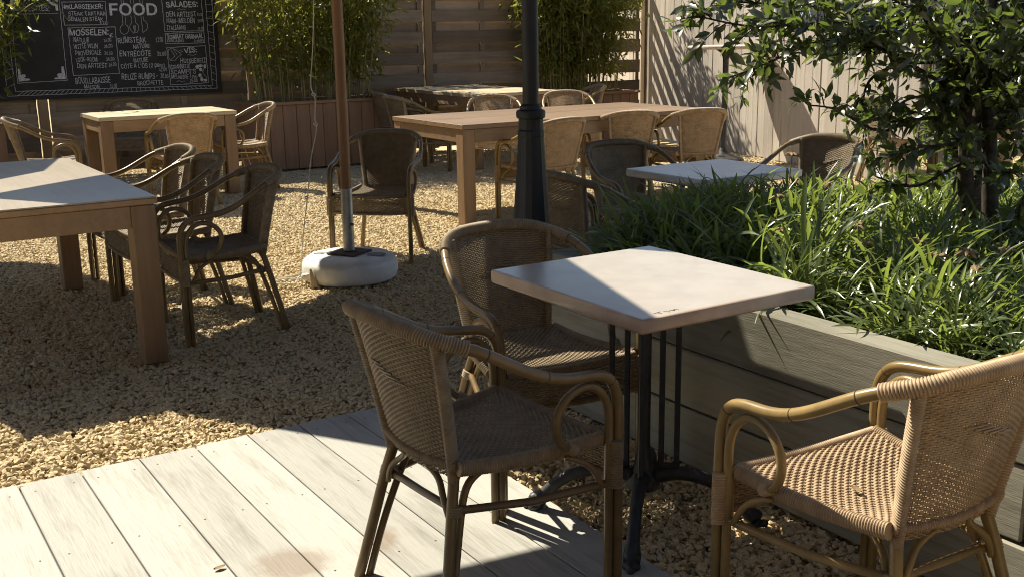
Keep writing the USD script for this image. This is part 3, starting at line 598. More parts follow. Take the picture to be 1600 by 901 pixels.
# ================================================================ black lamp post
lp = thing('lamp_post', 'black cast iron lamp post with ringed tapering foot behind the timber bed', 'lamp post', (.09, 4.62, 0))
obj('post', lathe([(.034, 1.145), (.0345, 1.4), (.034, 2.0), (.033, 2.75), (0, 2.75)], 28), M['lamp'], lp, 40)
obj('collar', lathe([(.053, 1.085), (.060, 1.088), (.062, 1.096), (.062, 1.112), (.059, 1.119), (.047, 1.124), (.045, 1.138), (.036, 1.146)], 28), M['lamp'], lp, 40)
obj('foot', lathe([(.052, 1.0845), (.0525, 1.04), (.057, 1.034), (.057, 1.016), (.0555, 1.010), (.064, .86), (.079, .66), (.090, .50), (.097, .40), (.118, .30), (.115, .10), (.125, .08), (.125, 0), (0, 0)], 16), M['lamp'], lp)
obj('lantern', lathe([(.02, 2.752), (.05, 2.77), (.10, 2.80), (.15, 3.10), (.17, 3.12), (.06, 3.24), (.03, 3.28), (0, 3.30)], 6), M['lamp'], lp)

# ================================================================ parasols
def parasol(name, label, loc, half, hc, deg, sides, pole_on=True, trim=1.0):
    t = thing(name, label, 'parasol', (*loc, 0), deg)
    if pole_on:
        obj('pole', lathe([(.031, .52), (.031, hc + .42), (0, hc + .42)], 20), M['polewood'], t, 40)
        obj('sleeve', lathe([(.034, .17), (.034, .54), (.030, .545)], 20), M['zinc'], t, 40)
        obj('sleeve_bolt', at(tube([(0, 0, 0), (.006, 0, 0), (.014, 0, 0)], .008, 8), (.032, -.012, .33)), M['plate'], t)
        obj('mounting_plate', box(0, 0, .158, .20, .20, .012, .004), M['plate'], t)
    R = half * (math.sqrt(2) if sides == 4 else 1); a0 = np.pi / 4 if sides == 4 else 0
    ang = a0 + np.arange(sides) * 2 * np.pi / sides; nx = 10
    V = [(0, 0, hc + .40)]; F = []
    rim = []
    for k in range(sides):
        for m in range(nx):
            s = m / nx; p = (1 - s) * np.array([math.cos(ang[k]), math.sin(ang[k])]) + s * np.array([math.cos(ang[(k + 1) % sides]), math.sin(ang[(k + 1) % sides])])
            rim.append(p * R * [trim if p[0] > .2 else 1.0, 1.0])
    n_ = len(rim)
    for q in rim: V.append((q[0] * .5, q[1] * .5, hc + .18))
    for q in rim: V.append((*q, hc))
    for m, q in enumerate(rim): V.append((q[0] * 1.002, q[1] * 1.002, hc - .15 - .05 * abs(math.sin(m * np.pi / nx * 2))))
    for m in range(n_):
        m2 = (m + 1) % n_; F += [[0, 1 + m, 1 + m2, 0]]
        for lv in range(2): F.append([1 + lv * n_ + m, 1 + (lv + 1) * n_ + m, 1 + (lv + 1) * n_ + m2, 1 + lv * n_ + m2])
    F = np.array(F); tri = np.vstack([F[:, [0, 1, 2]], F[F[:, 0] != 0][:, [0, 2, 3]]])
    obj('canopy', (np.array(V), tri), M['canvas'], t)
    for k in range(sides):
        d = np.array([math.cos(ang[k]), math.sin(ang[k])])
        obj('rib', tube([(*(d * .04), hc + .33), (*(d * R * .5), hc + .155), (*(d * R * .98 * [trim if d[0] > .2 else 1.0, 1.0]), hc - .02)], .011, 6), M['polewood'], t)
    return t
par = parasol('parasol', 'large square parasol on brown wooden pole standing in the gravel beside the white base', (-.98, 6.42), 1.68, 2.21, -25.5, 4, trim=.93)
parasol('parasol', 'round taupe parasol outside the picture at far left', (-5.27, 6.6), 1.86, 2.2, 0, 12)
ub = thing('umbrella_stand', 'round white weighted parasol base on the gravel', 'parasol base', (-.98, 6.42, 0), 0)
obj('shell', lathe([(.0, .150), (.20, .150), (.245, .142), (.275, .122), (.288, .095), (.290, .05), (.280, .015), (.262, .0), (0, 0)], 48), M['basewhite'], ub, 60)
obj('moulded_recess', at(box(0, 0, 0, .10, .055, .006, .002), (-.165, .02, .1505), 55), M['labelgrey'], ub)
obj('label_plate', at(box(0, 0, 0, .035, .056, .006, .001), (-.155, .03, .1525), 55), M['basewhite'], ub)
obj('grip_recess', at(lathe([(0, .002), (.05, .002), (.058, 0)], 20), (.17, -.05, .1515)), M['labelgrey'], ub)
obj('filler_cap', at(lathe([(0, .03), (.022, .03), (.026, .02), (.026, 0)], 16), (-.235, -.20, .04)), M['basewhite'], ub)
ck = thing('cord', 'off white cord hanging beside the brown parasol pole, its loose end looped on the gravel', 'cord')
rp = [(-1.06, 6.37, 2.35), (-1.1, 6.35, 1.63), (-1.13, 6.35, 1.28), (-1.14, 6.35, 1.13), (-1.125, 6.35, 1.09), (-1.13, 6.35, .95), (-1.125, 6.35, .91), (-1.16, 6.35, .76), (-1.19, 6.35, .57), (-1.24, 6.35, .27), (-1.26, 6.35, .11), (-1.27, 6.34, .02)]
obj('hanging_cord', tube(curve(rp, 90), .0030, 6), M['rope'], ck, True)
for q in [(-1.13, 6.35, 1.10), (-1.128, 6.35, .93), (-1.205, 6.35, .50)]:
    obj('knot', at(join(tube(curve([(0, .008, -.010), (.010, 0, 0), (0, -.008, .010), (-.010, 0, .002), (0, .008, -.008)], 14), .0036, 6)), q), M['rope'], ck, True)
rr = np.random.default_rng(8); lo = []
for k in range(20):
    a = k * 1.15; rad = rr.uniform(.04, .12); lo.append((-1.30 + rad * math.cos(a) + rr.uniform(-.05, .05), 6.28 + rad * 1.4 * math.sin(a), .012 + rr.uniform(0, .045)))
obj('coil', tube(curve([(-1.27, 6.34, .02)] + lo, 260), .0034, 6), M['rope'], ck, True)
pg = thing('wooden_peg', 'orange brown wooden peg leaning against the white parasol base', 'peg', (-1.165, 6.17, 0), 20)
obj('peg', hull([(-.015, -.01, .0), (.03, -.01, 0), (.03, .01, 0), (-.015, .01, 0), (-.012, .008, .11), (-.002, .008, .11), (-.012, .018, .11), (-.002, .018, .11)]), M['pale_top'], pg)

# the shade sail over the deck, outside the picture: its hem throws the edge of shade across the beige table
C = np.array([-1.043, 4.658, 2.5]); a1 = np.array([-.90, -.436, 0]); a2 = np.array([.236, -.972, 0])
cor = [C, C + a1 * 3.2, C + a1 * 3.2 + a2 * 3.0 + [0, 0, .25], C + a2 * 3.2 + [0, 0, .1]]
g = 12; V = []
for i in range(g + 1):
    for j in range(g + 1):
        s, t_ = i / g, j / g; q = (1 - s) * (1 - t_) * cor[0] + s * (1 - t_) * cor[1] + s * t_ * cor[2] + (1 - s) * t_ * cor[3]
        V.append(q - [0, 0, .25 * math.sin(s * np.pi) * math.sin(t_ * np.pi)])
F = [[i * (g + 1) + j, (i + 1) * (g + 1) + j, (i + 1) * (g + 1) + j + 1, i * (g + 1) + j + 1] for i in range(g) for j in range(g)]
sl = thing('shade_sail', 'taupe shade sail stretched over the deck outside the picture', 'shade sail')
obj('sail', (np.array(V), np.array(F)), M['canvas'], sl)
obj('corner_rope', tube([C, (C + np.array([-1.0, 5.0, 2.52])) / 2, np.array([-1.0, 5.0, 2.3])], .005, 6), M['rope'], sl)
obj('corner_rope', tube([cor[3], (cor[3] + np.array([-.4, -1.6, 3.3])) / 2, np.array([-.4, -1.6, 3.3])], .005, 6), M['rope'], sl)
for q in cor[1:3]: obj('mast', tube([(q[0], q[1], 0), (q[0], q[1], 1.3), q + [0, 0, .1]], .035, 12), M['zinc'], sl, True)

# ================================================================ fences
FB = np.array([-1.4, 13.2]); FDEG = 30.0
FX = np.array([math.cos(math.radians(FDEG)), math.sin(math.radians(FDEG))]); FN = np.array([FX[1], -FX[0]])
def fence_at(x, out=0.0): q = FB + FX * x + FN * out; return q
POSTS = [-8.29, -6.10, -3.91, -1.72, .465, 2.65]
for k, x in enumerate(POSTS):
    q = fence_at(x)
    pt = thing('fence_post', ['square timber post at the far left end of the brown fence', 'square fence post behind the bamboo at the left edge', 'square fence post below the left part of the chalkboard', 'square fence post hidden behind the tall bamboo', 'pale square fence post behind the pale back table', 'square fence post at the start of the slatted screen'][k], 'post', (*q, 0), FDEG, 'posts of the brown fence')
    obj('post', box(0, -.03, 1.05, .095, .095, 2.1, .006), M['post'], pt)
obj('cap', box(0, -.03, 2.106, .11, .11, .012, .003), M['post'], pt)
rr = np.random.default_rng(3)
for k in range(5):
    x0, x1 = POSTS[k] + .0475 + (.016 if k in (2, 4) else .012), POSTS[k + 1] - .0475 - .012
    L = x1 - x0; q = fence_at((x0 + x1) / 2)
    fp = thing('board_fence', ['brown board fence panel beyond the left edge', 'brown board fence panel behind the left part of the chalkboard', 'brown board fence panel behind the right part of the chalkboard', 'brown board fence panel between the tall bamboo and the pale post', 'brown board fence panel right of the pale post, behind the back table'][k], 'fence', (*q, 0), FDEG, 'panels of the brown board fence')
    for r_ in range(8):
        zc = .115 + .25 * r_
        obj('board', box(0, -.046 + rr.uniform(-.002, .002), zc, L, .018, .142 + rr.uniform(-.004, .002), .002), M['fence'], fp)
        gap = rr.uniform(0, .004)
        obj('back_board', box(0, .0, zc + .125, L - .004, .018, .126 - gap, .002), M['fence'], fp)
    nb = 4
    for m in range(nb):
        obj('batten', box(-L / 2 + .03 + (L - .06) * m / (nb - 1), -.0228, 1.03, .06, .0265, 2.0, .001), M['fence'], fp)
# open slatted screen before the corner
CORNER = np.array([1.84, 15.07])
q = fence_at(3.20); sc = thing('slatted_screen', 'open screen of dark horizontal slats behind the right bamboo', 'screen', (*q, 0), FDEG)
for r_ in range(8): obj('slat', box(-.02, -.03, .13 + .27 * r_, .94, .018, .168, .002), M['fence'], sc)
for xx in (-.45, .42): obj('upright', box(xx, -.012, 1.05, .05, .016, 2.1, .002), M['fence'], sc)
q = fence_at(3.74, .04); pt = thing('fence_post', 'brown corner post where the slatted screen meets the silver fence', 'post', (*q, 0), FDEG)
obj('post', box(0, 0, 1.06, .10, .09, 2.12, .006), M['post'], pt)
# silver fence of upright boards
WD = np.array([.33, -.944]); wdeg = math.degrees(math.atan2(WD[1], WD[0]))
sf = thing('silver_fence', 'sunlit silver grey fence of upright boards on the right', 'fence', (*CORNER, 0), wdeg)
x = -2.3; k = 0
while x < 5.55:
    w = rr.choice([.105, .14, .14, .165, .19]); off = rr.uniform(-.006, .006)
    obj('board', box(x + w / 2, .0 + off, 1.06 + rr.uniform(-.006, .006), w - rr.choice([.003, .005, .008]), .020, 2.12, .003), M['silver'], sf); x += w; k += 1
for z_ in (.4, 1.1, 1.8): obj('rail', box(1.62, .036, z_, 7.8, .045, .08, .004), M['silver'], sf)
# farther fence seen through the tree
ff = thing('far_fence', 'dark upright board fence far right, behind the laurel', 'fence', (3.9, 13.1, 0), 20)
for k in range(26): obj('board', box(.1 + .2 * k, rr.uniform(-.003, .003), 1.0, .194, .02, 2.0, .003), M['silver'] if k % 3 else M['fence'], ff)

# ---------------------------------------------------------------- chalkboard
CHALK_TEXT = [('SUGGESTIES:', -4.103, 1.693, 0.35, 0.049, 0), ('#KLASSIEKER:', -3.617, 1.713, 0.38, 0.041, 1), ('STEAK TARTAAR', -3.577, 1.645, 0.361, 0.038, 0), ('GEMALEN STEAK', -3.589, 1.59, 0.34, 0.038, 0), ('€ 21,-', -3.282, 1.564, 0.089, 0.026, 0), ('MOSSELEN:', -3.588, 1.45, 0.381, 0.057, 1), ('€', -3.2, 1.428, 0.038, 0.039, 0), ('NATUUR', -3.555, 1.38, 0.149, 0.045, 0), ('24.00', -3.259, 1.381, 0.074, 0.032, 0), ('WITTE WIJN', -3.559, 1.318, 0.233, 0.045, 0), ('26.00', -3.262, 1.32, 0.083, 0.032, 0), ('PROVENCALE', -3.55, 1.252, 0.251, 0.045, 0), ('26.50', -3.266, 1.252, 0.078, 0.032, 0), ('LOOK-ROOM', -3.549, 1.186, 0.207, 0.042, 0), ('26.00', -3.254, 1.187, 0.081, 0.032, 0), ('DEN ARTIEST', -3.545, 1.121, 0.292, 0.045, 0), ('26.00', -3.233, 1.131, 0.074, 0.033, 0), ('BOUILLABAISSE', -3.576, 0.964, 0.343, 0.058, 0), ('MAISON', -3.501, 0.912, 0.149, 0.036, 0), ('31.00', -3.244, 0.913, 0.071, 0.039, 0), ('FOOD', -3.175, 1.648, 0.48, 0.115, 2), ('RUMSTEAK', -3.119, 1.365, 0.283, 0.058, 0), ('17.00', -2.733, 1.369, 0.073, 0.043, 0), ('NATURE', -2.972, 1.308, 0.168, 0.043, 0), ('ENTRECÔTE', -3.117, 1.228, 0.318, 0.052, 0), ('25.00', -2.732, 1.229, 0.091, 0.04, 0), ('NATURE', -2.981, 1.166, 0.148, 0.043, 0), ("CÔTE À L'OS (2 pers)", -3.116, 1.108, 0.447, 0.043, 0), ('42.00', -2.727, 1.063, 0.08, 0.033, 0), ('REUZE RUMPS-', -3.119, 0.99, 0.368, 0.059, 0), ('18.00', -2.721, 0.992, 0.081, 0.043, 0), ('BROCHETTE', -2.964, 0.928, 0.265, 0.043, 0), ('SALADES:', -2.598, 1.727, 0.334, 0.056, 1), ('DEN ARTIEST', -2.604, 1.627, 0.314, 0.049, 0), ('20.00', -2.279, 1.64, 0.058, 0.027, 0), ('HAM-MELOEN', -2.607, 1.561, 0.295, 0.049, 0), ('19.00', -2.278, 1.569, 0.055, 0.027, 0), ('ITALIAANS', -2.61, 1.492, 0.197, 0.046, 0), ('19.00', -2.284, 1.495, 0.062, 0.027, 0), ('TOMAAT GARNAAL', -2.618, 1.4, 0.385, 0.043, 1), ('(SALADE)', -2.62, 1.367, 0.173, 0.027, 0), ('2 stuks', -2.336, 1.365, 0.107, 0.027, 0), ('VIS:', -2.448, 1.252, 0.137, 0.047, 1), ('HUISBEREID', -2.498, 1.143, 0.278, 0.047, 0), ('VISPANNETJE', -2.62, 1.087, 0.217, 0.044, 0), ("SCAMPI'S", -2.611, 1.031, 0.267, 0.044, 0), ('MEUNIERE', -2.608, 0.981, 0.179, 0.037, 0), ('3 stuks', -2.411, 0.985, 0.079, 0.031, 0), ('25.00', -2.413, 0.936, 0.083, 0.034, 0)]
CHALK_LINES = [[(-4.087, 1.89), (-4.11, 1.64), (-4.125, 0.992), (-3.657, 1.004), (-3.651, 1.848)], [(-3.628, 1.779), (-3.209, 1.783), (-3.212, 1.552), (-3.626, 1.553), (-3.628, 1.779)], [(-3.596, 1.524), (-3.136, 1.53), (-3.138, 1.056), (-3.592, 1.05), (-3.596, 1.524)], [(-2.638, 1.869), (-2.639, 1.804), (-2.634, 1.476), (-2.22, 1.479), (-2.225, 1.87)], [(-2.634, 1.456), (-2.223, 1.467), (-2.221, 1.352), (-2.634, 1.349), (-2.634, 1.456)], [(-2.629, 1.31), (-2.218, 1.321), (-2.215, 0.927), (-2.621, 0.919), (-2.629, 1.31)], [(-4.229, 1.587), (-4.23, 0.867), (-2.126, 0.866), (-2.109, 1.892)], [(-4.156, 1.586), (-4.155, 0.912), (-2.176, 0.897), (-2.18, 1.892)], [(-3.052, 1.838), (-3.051, 1.758)], [(-3.024, 1.838), (-3.025, 1.764)], [(-2.961, 1.838), (-2.959, 1.764)], [(-2.927, 1.838), (-2.925, 1.764)], [(-2.864, 1.838), (-2.863, 1.763)], [(-2.835, 1.838), (-2.835, 1.763)], [(-3.056, 1.65), (-3.054, 1.558), (-3.056, 1.551), (-3.073, 1.54), (-3.085, 1.522), (-3.09, 1.501), (-3.086, 1.48), (-3.076, 1.464), (-3.06, 1.454), (-3.042, 1.454), (-3.024, 1.463), (-3.01, 1.479), (-3.003, 1.5), (-3.004, 1.521), (-3.012, 1.539), (-3.027, 1.551), (-3.026, 1.632)], [(-2.968, 1.643), (-2.963, 1.574), (-2.989, 1.54), (-2.987, 1.5), (-2.956, 1.464), (-2.921, 1.47), (-2.9, 1.504), (-2.902, 1.545), (-2.926, 1.574), (-2.928, 1.643)], [(-2.952, 1.545), (-2.944, 1.464)], [(-2.94, 1.545), (-2.941, 1.482)], [(-2.929, 1.545), (-2.937, 1.482)], [(-2.866, 1.631), (-2.86, 1.469), (-2.82, 1.497), (-2.804, 1.544), (-2.824, 1.584), (-2.843, 1.596), (-2.845, 1.631)], [(-2.612, 1.288), (-2.577, 1.303), (-2.528, 1.28), (-2.482, 1.234), (-2.529, 1.202), (-2.554, 1.175), (-2.599, 1.17), (-2.618, 1.21), (-2.612, 1.288)], [(-2.589, 1.287), (-2.55, 1.219), (-2.599, 1.182)], [(-2.561, 1.295), (-2.527, 1.23)], [(-2.501, 1.274), (-2.466, 1.284)], [(-2.502, 1.257), (-2.462, 1.262)], [(-2.487, 1.7), (-2.464, 1.711), (-2.448, 1.7), (-2.419, 1.707), (-2.403, 1.696)], [(-2.414, 1.227), (-2.391, 1.232), (-2.369, 1.221), (-2.323, 1.231)], [(-2.556, 0.953), (-2.527, 0.961), (-2.506, 0.946), (-2.466, 0.954)], [(-4.076, 1.664), (-3.673, 1.666)], [(-2.288, 1.089), (-2.259, 1.019), (-2.228, 0.979), (-2.237, 0.939), (-2.266, 0.934), (-2.276, 0.957), (-2.252, 0.968)], [(-2.229, 1.109), (-2.255, 1.076), (-2.269, 1.043)], [(-4.142, 0.867), (-4.072, 0.911)], [(-4.098, 0.867), (-4.03, 0.911)], [(-4.054, 0.867), (-3.989, 0.91)], [(-4.01, 0.867), (-3.947, 0.91)], [(-3.965, 0.867), (-3.904, 0.91)], [(-3.92, 0.867), (-3.862, 0.909)], [(-3.875, 0.867), (-3.82, 0.909)], [(-3.83, 0.867), (-3.777, 0.909)], [(-3.784, 0.867), (-3.734, 0.908)], [(-3.739, 0.867), (-3.691, 0.908)], [(-3.693, 0.867), (-3.648, 0.908)], [(-3.647, 0.867), (-3.605, 0.907)], [(-3.601, 0.867), (-3.561, 0.907)], [(-3.555, 0.867), (-3.518, 0.907)], [(-3.508, 0.867), (-3.474, 0.906)], [(-3.462, 0.867), (-3.43, 0.906)], [(-3.415, 0.867), (-3.386, 0.906)], [(-3.368, 0.867), (-3.342, 0.905)], [(-3.321, 0.867), (-3.297, 0.905)], [(-3.273, 0.867), (-3.253, 0.905)], [(-3.226, 0.867), (-3.208, 0.904)], [(-3.178, 0.867), (-3.163, 0.904)], [(-3.13, 0.867), (-3.118, 0.904)], [(-3.081, 0.867), (-3.072, 0.903)], [(-3.033, 0.867), (-3.027, 0.903)], [(-2.984, 0.867), (-2.981, 0.903)], [(-2.936, 0.866), (-2.935, 0.902)], [(-2.887, 0.866), (-2.889, 0.902)], [(-2.837, 0.866), (-2.843, 0.902)], [(-2.788, 0.866), (-2.797, 0.901)], [(-2.738, 0.866), (-2.75, 0.901)], [(-2.688, 0.866), (-2.703, 0.901)], [(-2.638, 0.866), (-2.656, 0.9)], [(-2.588, 0.866), (-2.609, 0.9)], [(-2.538, 0.866), (-2.562, 0.899)], [(-2.487, 0.866), (-2.514, 0.899)], [(-2.436, 0.866), (-2.467, 0.899)], [(-2.385, 0.866), (-2.419, 0.898)], [(-2.334, 0.866), (-2.371, 0.898)], [(-2.282, 0.866), (-2.322, 0.898)], [(-2.23, 0.866), (-2.274, 0.897)], [(-2.178, 0.866), (-2.225, 0.897)], [(-2.125, 0.941), (-2.177, 0.969)], [(-2.124, 1.015), (-2.177, 1.041)], [(-2.122, 1.089), (-2.177, 1.113)], [(-2.121, 1.163), (-2.177, 1.185)], [(-2.12, 1.237), (-2.178, 1.257)], [(-2.119, 1.311), (-2.178, 1.328)], [(-2.118, 1.384), (-2.178, 1.399)], [(-2.116, 1.457), (-2.178, 1.47)], [(-2.115, 1.53), (-2.179, 1.541)], [(-2.114, 1.603), (-2.179, 1.612)], [(-2.113, 1.676), (-2.179, 1.682)], [(-2.112, 1.748), (-2.18, 1.752)], [(-2.11, 1.82), (-2.18, 1.822)], [(-2.109, 1.892), (-2.18, 1.892)], [(-4.23, 0.948), (-4.155, 0.987)], [(-4.23, 1.029), (-4.155, 1.063)], [(-4.23, 1.11), (-4.155, 1.139)], [(-4.23, 1.19), (-4.155, 1.214)], [(-4.23, 1.27), (-4.155, 1.289)], [(-4.23, 1.349), (-4.155, 1.363)], [(-4.23, 1.429), (-4.155, 1.438)], [(-4.23, 1.508), (-4.155, 1.512)], [(-4.229, 1.587), (-4.156, 1.586)]]
CHALK_FILLS = [[(-4.109, 1.137), (-4.092, 1.129), (-4.085, 1.07), (-4.052, 1.08), (-4.041, 1.06), (-4.062, 1.041), (-4.008, 1.03), (-4.01, 1.016), (-4.113, 1.007)], [(-3.698, 1.142), (-3.676, 1.144), (-3.667, 1.016), (-3.778, 1.02), (-3.776, 1.033), (-3.739, 1.037), (-3.749, 1.064), (-3.726, 1.08), (-3.702, 1.074)], [(-3.773, 1.803), (-3.736, 1.798), (-3.728, 1.776), (-3.699, 1.792), (-3.665, 1.814), (-3.67, 1.698), (-3.692, 1.693), (-3.694, 1.743), (-3.725, 1.748)], [(-4.101, 1.814), (-4.04, 1.803), (-4.055, 1.76), (-4.087, 1.754), (-4.102, 1.716)], [(-2.301, 1.1), (-2.309, 1.084), (-2.324, 1.078), (-2.338, 1.085), (-2.343, 1.101), (-2.335, 1.117), (-2.32, 1.123), (-2.306, 1.116)], [(-2.261, 1.11), (-2.27, 1.099), (-2.288, 1.095), (-2.305, 1.1), (-2.312, 1.112), (-2.304, 1.123), (-2.285, 1.127), (-2.268, 1.122)], [(-2.271, 1.071), (-2.278, 1.058), (-2.291, 1.053), (-2.304, 1.059), (-2.308, 1.072), (-2.302, 1.085), (-2.288, 1.09), (-2.276, 1.084)], [(-2.227, 1.104), (-2.233, 1.086), (-2.243, 1.079), (-2.252, 1.087), (-2.255, 1.105), (-2.249, 1.122), (-2.239, 1.129), (-2.23, 1.121)], [(-2.282, 1.009), (-2.289, 0.995), (-2.302, 0.989), (-2.315, 0.995), (-2.319, 1.01), (-2.312, 1.024), (-2.299, 1.03), (-2.286, 1.023)], [(-2.268, 0.968), (-2.274, 0.951), (-2.286, 0.944), (-2.297, 0.952), (-2.3, 0.97), (-2.294, 0.987), (-2.282, 0.994), (-2.271, 0.986)], [(-2.225, 0.956), (-2.231, 0.946), (-2.245, 0.943), (-2.258, 0.947), (-2.262, 0.957), (-2.256, 0.966), (-2.243, 0.97), (-2.23, 0.965)]]
cb = thing('chalkboard', 'large black chalkboard menu hung on the brown fence at upper left', 'chalkboard', (*FB, 0), FDEG)
obj('board', box(-3.295, -.072, 1.43, 2.45, .018, 1.22, .003), M['slate'], cb)
def chalk_pts(l): return np.array([(a, -.0822, b) for a, b in l])
def ribbon(l, w):
    out = []
    for a, b in zip(l[:-1], l[1:]):
        a = np.array(a); b = np.array(b); d = b - a; n = np.linalg.norm(d)
        if n < 1e-6: continue
        d /= n; s = np.array([-d[1], d[0]]) * w / 2; a = a - d * w * .3; b = b + d * w * .3
        q = [a - s, b - s, b + s, a + s]; out.append((np.array([(x_, -.0825, z_) for x_, z_ in q]), np.array([[0, 1, 2, 3]])))
    return join(*out)
def inboard(l): return [(a, min(max(b, .83), 2.03)) for a, b in l if -4.5 < a < -2.08]
for k, l in enumerate(CHALK_LINES):
    l = inboard(l)
    if len(l) > 1: obj('chalk_line', ribbon(l, .0042 if k < 8 else .0032), M['chalk'], cb)
for l in CHALK_FILLS:
    e_ = trimesh.creation.extrude_polygon(Polygon([(a, min(b, 2.035)) for a, b in l]).buffer(0), .001, engine='earcut'); v = np.array(e_.vertices)
    obj('chalk_ornament', (np.stack([v[:, 0], -.0812 - v[:, 2], v[:, 1]], 1), np.array(e_.faces)), M['chalk'], cb)
rr = np.random.default_rng(4)
for s, x_, z_, w_, h_, b_ in CHALK_TEXT:
    m = meshkit.text_mesh(s, h_, .0015, bold=b_ > 0); v = np.array(m.vertices); x0, x1 = v[:, 0].min(), v[:, 0].max()
    X = (v[:, 0] - x0) * w_ / (x1 - x0); Y = v[:, 1] * (1.05 if b_ < 2 else 1.0)
    if b_ < 2:                                                   # hand lettering wavers a little
        ph = rr.uniform(0, 6); Y = Y * (1 + .10 * np.sin(X * 47 + ph)) + .0035 * np.sin(X * 31 + ph); X = X + .08 * Y * math.sin(ph)
    V = np.stack([x_ + X, -.0812 - v[:, 2], z_ + Y - .012 * X * 0], 1)
    obj('chalk_lettering', (V, np.array(m.faces)), M['chalk'], cb)

# ---------------------------------------------------------------- bamboo planters
def planter(label, x, y, deg, L, D, H):
    t = thing('bamboo_planter', label, 'planter', (x, y, 0), deg); n = int(round(L / .145)); w = L / n
    for k in range(n):
        for s in (-1, 1): obj('plank', box(-L / 2 + w * (k + .5), s * (D / 2 - .011), H / 2 + .01, w - .005, .022, H - .02, .003), M['redwood'], t)
    m = int(round(D / .145)); w = (D - .05) / m
    for k in range(m):
        for s in (-1, 1): obj('plank', box(s * (L / 2 - .011), -D / 2 + .025 + w * (k + .5), H / 2 + .01, .022, w - .005, H - .02, .003), M['redwood'], t)
    for s in (-1, 1):
        obj('rim', box(0, s * (D / 2 - .02), H + .018, L + .05, .085, .032, .004), M['redwood_x'], t)
        obj('rim', at(box(0, 0, 0, D - .13, .085, .031, .004), (s * (L / 2 - .02), 0, H + .018), 90), M['redwood_x'], t)
    obj('soil', box(0, 0, H - .05, L - .05, D - .05, .04), M['soil'], t)
    for xx in (-L / 2 + .03, L / 2 - .05): obj('price_tag', box(xx, -D / 2 - .027, H + .02, .045, .004, .018), M['paper'], t)
    return t
def bamboo(label, x, y, deg, L, D, z0, h, nc, nl, seed, lean=(0, 0), spread=.25):
    r = np.random.default_rng(seed); t = thing('bamboo', label, 'bamboo', (x, y, z0), deg)
    cs, P, Dd, Nn, Ls = [], [], [], [], []
    tips = []
    for k in range(nc):
        b = np.array([r.uniform(-L / 2, L / 2), r.uniform(-D / 2, D / 2), 0]); out = np.array([b[0] / L * 2 * spread + lean[0], b[1] / D * 2 * spread * .7 + lean[1], 0]) + np.r_[r.normal(0, .07, 2), 0]
        hh = h * r.uniform(.6, 1.05); Q = curve([b, b + out * .25 + [0, 0, hh * .45], b + out * .75 + [0, 0, hh * .85], b + out * 1.25 + [0, 0, hh]], 14)
        cs.append(tube(Q, np.linspace(.0065, .002, 14), 5)); tips.append(Q)
    for k in range(nl):
        Q = tips[int(r.integers(nc))]; s = r.beta(1.5, 1.15) * .85 + .15; i = min(int(s * 13), 12); o = Q[i] + (Q[i + 1] - Q[i]) * r.random()
        side = r.normal(size=3) * [.5, .5, .25]; side /= np.linalg.norm(side); o2 = o + side * r.uniform(.01, .24) + [0, 0, r.uniform(-.02, .06)]
        P.append(o2); Dd.append(side * .7 + r.normal(0, .45, 3) + [0, 0, -.25]); Nn.append(np.array([0, 0, 1.0]) + r.normal(0, .6, 3)); Ls.append(r.uniform(.075, .145))
    Ls = np.array(Ls)
    obj('culms', join(*cs), M['culm'], t, True, kind='stuff')
    obj('foliage', leaves(np.array(P), np.array(Dd), np.array(Nn), Ls, Ls * r.uniform(.09, .135, len(Ls)), .15, .25), M['bamboo'], t, True, kind='stuff')
    return t
pc = np.array([-2.66, 11.42]) + GU * .77 + GV * .28
planter('red brown board planter standing before the brown fence, holding the tall bamboo', *pc, GRID, 1.52, .55, .70)
bamboo('tall yellow green bamboo in the red planter, between chalkboard and parasol pole', pc[0], pc[1], GRID, 1.30, .42, .68, 1.9, 70, 7600, 31, (0, 0), .26)
pc2 = np.array([.62, 13.62]) + GU * .62 + GV * .2
planter('low red brown planter at the foot of the slatted screen', *pc2, GRID, 1.25, .42, .62)
bamboo('green bamboo behind the lamp post, in front of the slatted screen', pc2[0] - .14, pc2[1] - .09, GRID, 1.05, .35, .6, 1.85, 95, 11000, 32, (0, 0), .27)
bamboo('bamboo reaching in front of the chalkboard at the left edge', -5.42, 10.55, GRID, .8, .4, .6, 1.45, 45, 3000, 33, (.22, 0), .4)
planter('board planter beyond the left edge, under the leftmost bamboo', -5.46, 10.55, GRID, 1.0, .55, .62)

# ---------------------------------------------------------------- small things
def on_silver(x, z_, out): q = CORNER + WD * x + np.array([-.944, -.33]) * out; return (*q, z_)
sg = thing('wall_sign', 'dark sign with pale blue lettering on the silver fence behind the laurel leaves', 'sign', on_silver(0, 0, .02), wdeg)
obj('panel', box(3.55, -.01, 1.70, 1.2, .016, .5, .003), M['sign'], sg)
for k, (a, b) in enumerate([((3.62, 1.52), (3.66, 1.60)), ((3.66, 1.60), (3.70, 1.52)), ((3.72, 1.52), (3.72, 1.60)), ((3.72, 1.60), (3.76, 1.56)), ((3.76, 1.56), (3.72, 1.53)), ((3.79, 1.60), (3.83, 1.58)), ((3.81, 1.60), (3.81, 1.52)), ((3.86, 1.52), (3.86, 1.60)), ((3.86, 1.60), (3.91, 1.53)), ((3.3, 1.75), (3.36, 1.84)), ((3.36, 1.84), (3.42, 1.75)), ((3.5, 1.75), (3.5, 1.84)), ((3.6, 1.84), (3.6, 1.75)), ((3.6, 1.75), (3.68, 1.84))]):
    obj('brush_stroke', tube([(a[0], -.020, a[1]), ((a[0] + b[0]) / 2, -.021, (a[1] + b[1]) / 2), (b[0], -.020, b[1])], .008, 6), M['signblue'], sg)
po = thing('poster', 'small white notice with dark figure on the silver fence', 'poster', on_silver(0, 0, .02), wdeg)
